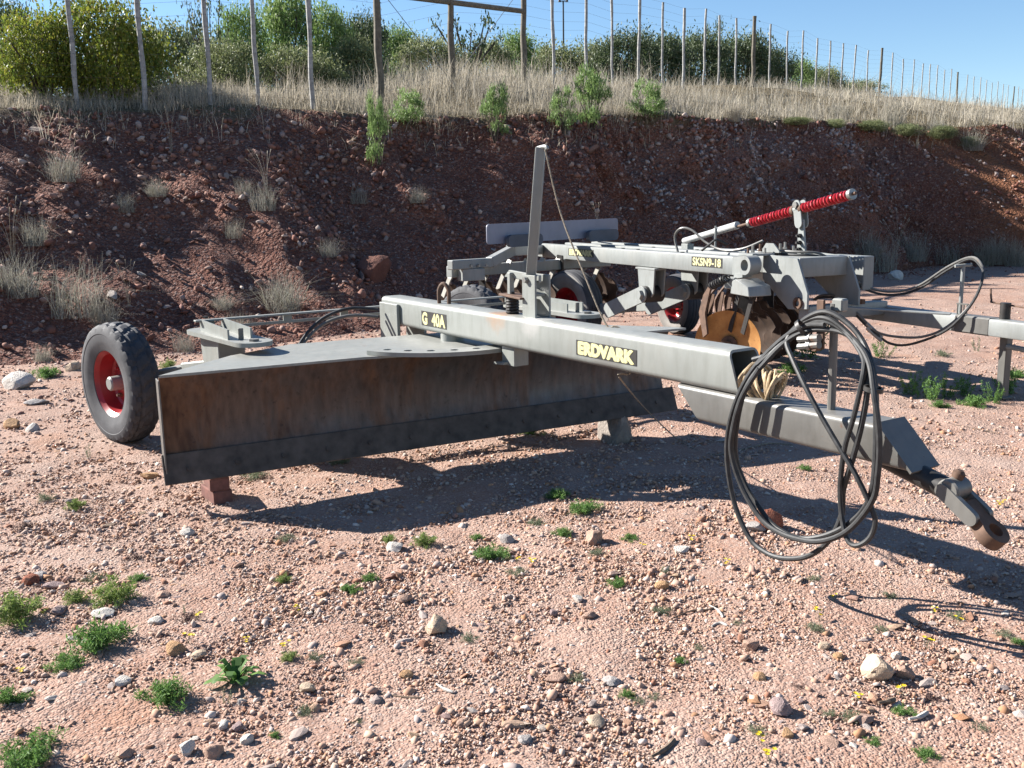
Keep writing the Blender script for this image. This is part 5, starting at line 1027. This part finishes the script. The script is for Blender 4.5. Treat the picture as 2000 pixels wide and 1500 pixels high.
weeds = [(35, 1235, 130, 'y', 'bright yellow green weed at the left edge'), (185, 1290, 150, 'f', 'largest feathery green weed in the left foreground'), (130, 1318, 80, 'f', 'feathery weed just below the largest one at left'), (222, 1195, 105, 'y', 'yellow green bushy weed above the flat white stone'), (150, 1192, 60, 'y', 'yellow green weed left of the bushy one'), (185, 1146, 52, 'g', 0), (268, 1150, 48, 'f', 0), (322, 1395, 125, 'f', 'dark green feathery weed low at left'), (462, 1355, 115, 'r', 'broad leaved dark weed with a grey stalk in the left foreground'), (440, 1385, 34, 'ug', 'pale stalk standing by the broad leaved weed'), (18, 1385, 85, 'f', 'green weed at the left edge above the corner one'), (60, 1500, 150, 'f', 'big feathery weed in the bottom left corner'), (565, 1308, 46, 'y', 0), (615, 1302, 42, 'g', 0), (686, 1172, 46, 'f', 0), (695, 1312, 44, 'g', 0), (555, 1152, 40, 'y', 0), (560, 1068, 44, 'g', 0), (600, 1405, 56, 'g', 0), (540, 1446, 36, 'f', 0), (362, 1215, 26, 'ug', 0), (365, 1228, 60, 'p', 0), (260, 1100, 46, 'p', 0), (50, 1040, 50, 'p', 0), (150, 1000, 44, 'y', 0), (500, 945, 60, 'g', 0), (395, 945, 70, 'p', 0), (175, 900, 30, 'ug', 0), (90, 985, 46, 'g', 0),
    (965, 1098, 76, 'f', 'feathery green weed in front of the shadow right of centre'), (930, 1056, 34, 'f', 0), (1098, 1056, 46, 'f', 0), (1228, 1066, 40, 'f', 0), (1048, 1030, 44, 'g', 0), (1165, 1092, 40, 'g', 0), (1205, 1152, 46, 'f', 0), (725, 1150, 44, 'f', 0), (915, 1258, 46, 'g', 0), (1125, 1335, 46, 'g', 0), (1222, 1366, 42, 'f', 0), (1248, 1378, 38, 'g', 0), (1280, 1370, 40, 'g', 0), (1300, 1126, 34, 'g', 0), (1292, 1205, 46, 'g', 0), (1145, 1012, 70, 'f', 'low green weed at the edge of the blade shadow'), (1090, 985, 54, 'f', 'flat weed inside the blade shadow'), (760, 1068, 36, 'y', 0), (1010, 1130, 50, 'g', 0), (830, 1075, 60, 'y', 0), (700, 1420, 30, 'g', 0), (1570, 920, 30, 'f', 0), (1590, 1144, 36, 'g', 0), (1738, 1175, 40, 'g', 0), (1768, 1402, 52, 'f', 0), (1806, 1486, 60, 'f', 0), (1665, 1412, 54, 'g', 0), (1912, 1432, 48, 'g', 0), (1480, 1440, 54, 'g', 0), (1620, 1404, 40, 'g', 0), (1705, 1456, 42, 'f', 0), (1330, 1300, 34, 'f', 0), (1365, 1275, 34, 'g', 0), (1960, 1250, 44, 'g', 0), (1985, 1265, 34, 'f', 0), (1720, 1240, 40, 'g', 0), (1870, 1215, 44, 'g', 0), (1440, 1230, 30, 'g', 0), (1820, 1370, 40, 'p', 0), (1560, 1350, 40, 'p', 0), (1590, 1240, 50, 'g', 0),
    (1035, 862, 66, 'f', 'green weed on the lit strip below the blade'), (665, 915, 56, 'g', 'grey green weed below the middle of the blade'), (1560, 705, 95, 'u', 'leafy green weed between beam end and hose stand'), (1545, 735, 60, 'f', 'green weed on the shaded ground by the twine bundle'), (1720, 700, 36, 'u', 0), (1780, 775, 46, 'u', 0), (1815, 785, 52, 'u', 0), (1845, 780, 48, 'u', 0), (1880, 775, 44, 'u', 0), (1900, 800, 60, 'f', 0), (1970, 775, 60, 'u', 0), (1940, 790, 40, 'u', 0), (1835, 800, 40, 'f', 0), (1910, 690, 30, 'ug', 0), (1990, 740, 46, 'f', 0), (1840, 700, 36, 'g', 0), (270, 770, 46, 'f', 'low green weed on the flat beside the wheel'), (90, 748, 60, 'f', 'green weed beside the pale boulder'), (1590, 820, 30, 'g', 0), (250, 705, 40, 'g', 0), (330, 730, 40, 'y', 0)]
for i, (u, v, w, kd, lab) in enumerate(weeds):
    p = at(u, v - w * .12); k = w / 1850 * p.y / 2 * 1.12; me = WM[kd][i % len(WM[kd])]
    tag(meshobj('weed', me, None, (p.x, p.y, float(hg(p.x, p.y)) - .004), (0, 0, i * 1.3), (k, k, k * (1.0 if kd not in ('u', 'ug') else 1.15))), lab or landmark(kd, u, v), 'weed', 'weeds in the gravel')
# yellow flowers on thin stalks
def flower_mesh(seed, n=4):
    mb = MB(); r = random.Random(seed)
    for i in range(n):
        b = Vector((r.uniform(-.012, .012), r.uniform(-.012, .012), -.01)); e = b + Vector((r.uniform(-.025, .025), r.uniform(-.02, .02), r.uniform(.03, .07)))
        for q in range(7):
            a = 6.28 * q / 7; d = Vector((math.cos(a), math.sin(a), .35)); sdv = Vector((-d.y, d.x, 0)) * .0035; tb = bmesh.new(); tb.faces.new([tb.verts.new(x) for x in (e, e + d * .007 + sdv, e + d * .012, e + d * .007 - sdv)]); mb._add(tb)
    me = bpy.data.meshes.new('petals'); mb.bm.to_mesh(me); mb.bm.free(); me.materials.append(M_FLOWER); mb = MB(); r = random.Random(seed)
    for i in range(n):
        b = Vector((r.uniform(-.012, .012), r.uniform(-.012, .012), -.01)); e = b + Vector((r.uniform(-.025, .025), r.uniform(-.02, .02), r.uniform(.03, .07))); mb.tube([b, b.lerp(e, .5) + Vector((.004, 0, 0)), e], .0012, 4, 2)
    m2 = bpy.data.meshes.new('stalks'); mb.bm.to_mesh(m2); mb.bm.free(); m2.materials.append(M_WEEDG); return me, m2
FM = [flower_mesh(i) for i in range(3)]
for i, (u, v) in enumerate([(85, 1215), (35, 1325), (390, 1225), (375, 1270), (488, 1268), (582, 1212), (555, 1288), (1033, 1107), (1012, 1102), (1257, 1082), (1355, 1065), (1597, 1215), (1625, 1182), (1668, 1372), (1758, 1362), (1815, 1270), (1830, 1202), (1485, 1458), (1497, 1492), (1945, 995), (1960, 990), (1875, 1225), (1425, 1110)]):
    p = at(u, v); k = .6 + .08 * (i % 4); e = empty('flower', (p.x, p.y, float(hg(p.x, p.y))), i, landmark('fl', u, v), 'flower', 'yellow flowers'); e.scale = (k, k, k); a, b = FM[i % 3]; meshobj('petals', a, e); meshobj('stalks', b, e)
# sticks and bleached bits
for i, (pts, r_, m_, lab) in enumerate([([(1310, 1215), (1350, 1200), (1385, 1198), (1400, 1190)], .004, M_STICK, 'thin bent twig right of the middle foreground'), ([(1385, 1190), (1402, 1200), (1412, 1215)], .005, M_BONE, 'bleached forked twig end beside the bent twig'), ([(1272, 1485), (1290, 1475), (1305, 1465), (1318, 1450)], .008, M_STICK, 'short thick stick at the bottom right of centre'), ([(740, 1362), (790, 1370), (825, 1372)], .004, M_STICK, 'dark twig in the middle foreground'), ([(1775, 1412), (1795, 1408), (1812, 1398)], .008, M_BONE, 'curved white bone like chip at lower right'), ([(1715, 1382), (1735, 1378), (1748, 1374)], .009, M_STICK, 'curled dry bark piece under the largest tan stone'), ([(1390, 1232), (1405, 1226), (1420, 1232)], .006, M_BONE, 'small white splinter right of centre'), ([(853, 1345), (868, 1355), (885, 1362)], .006, M_BONE, 'white splinter on the brown stone in the middle foreground'), ([(1860, 832), (1905, 838), (1950, 846)], .003, M_STICK, 'thin straw on the ground right of the hitch')]):
    P = [at(u, v) for u, v in pts]; P = [Vector((p.x, p.y, float(hg(p.x, p.y)) + r_ * 1.3)) for p in P]; o0 = P[0].copy(); o = MB().tube([p - o0 for p in P], [r_ * .6] + [r_] * (len(P) - 2) + [r_ * .5], 6, 4).build('twig', m_, None, loc=o0); tag(o, lab, 'twig')
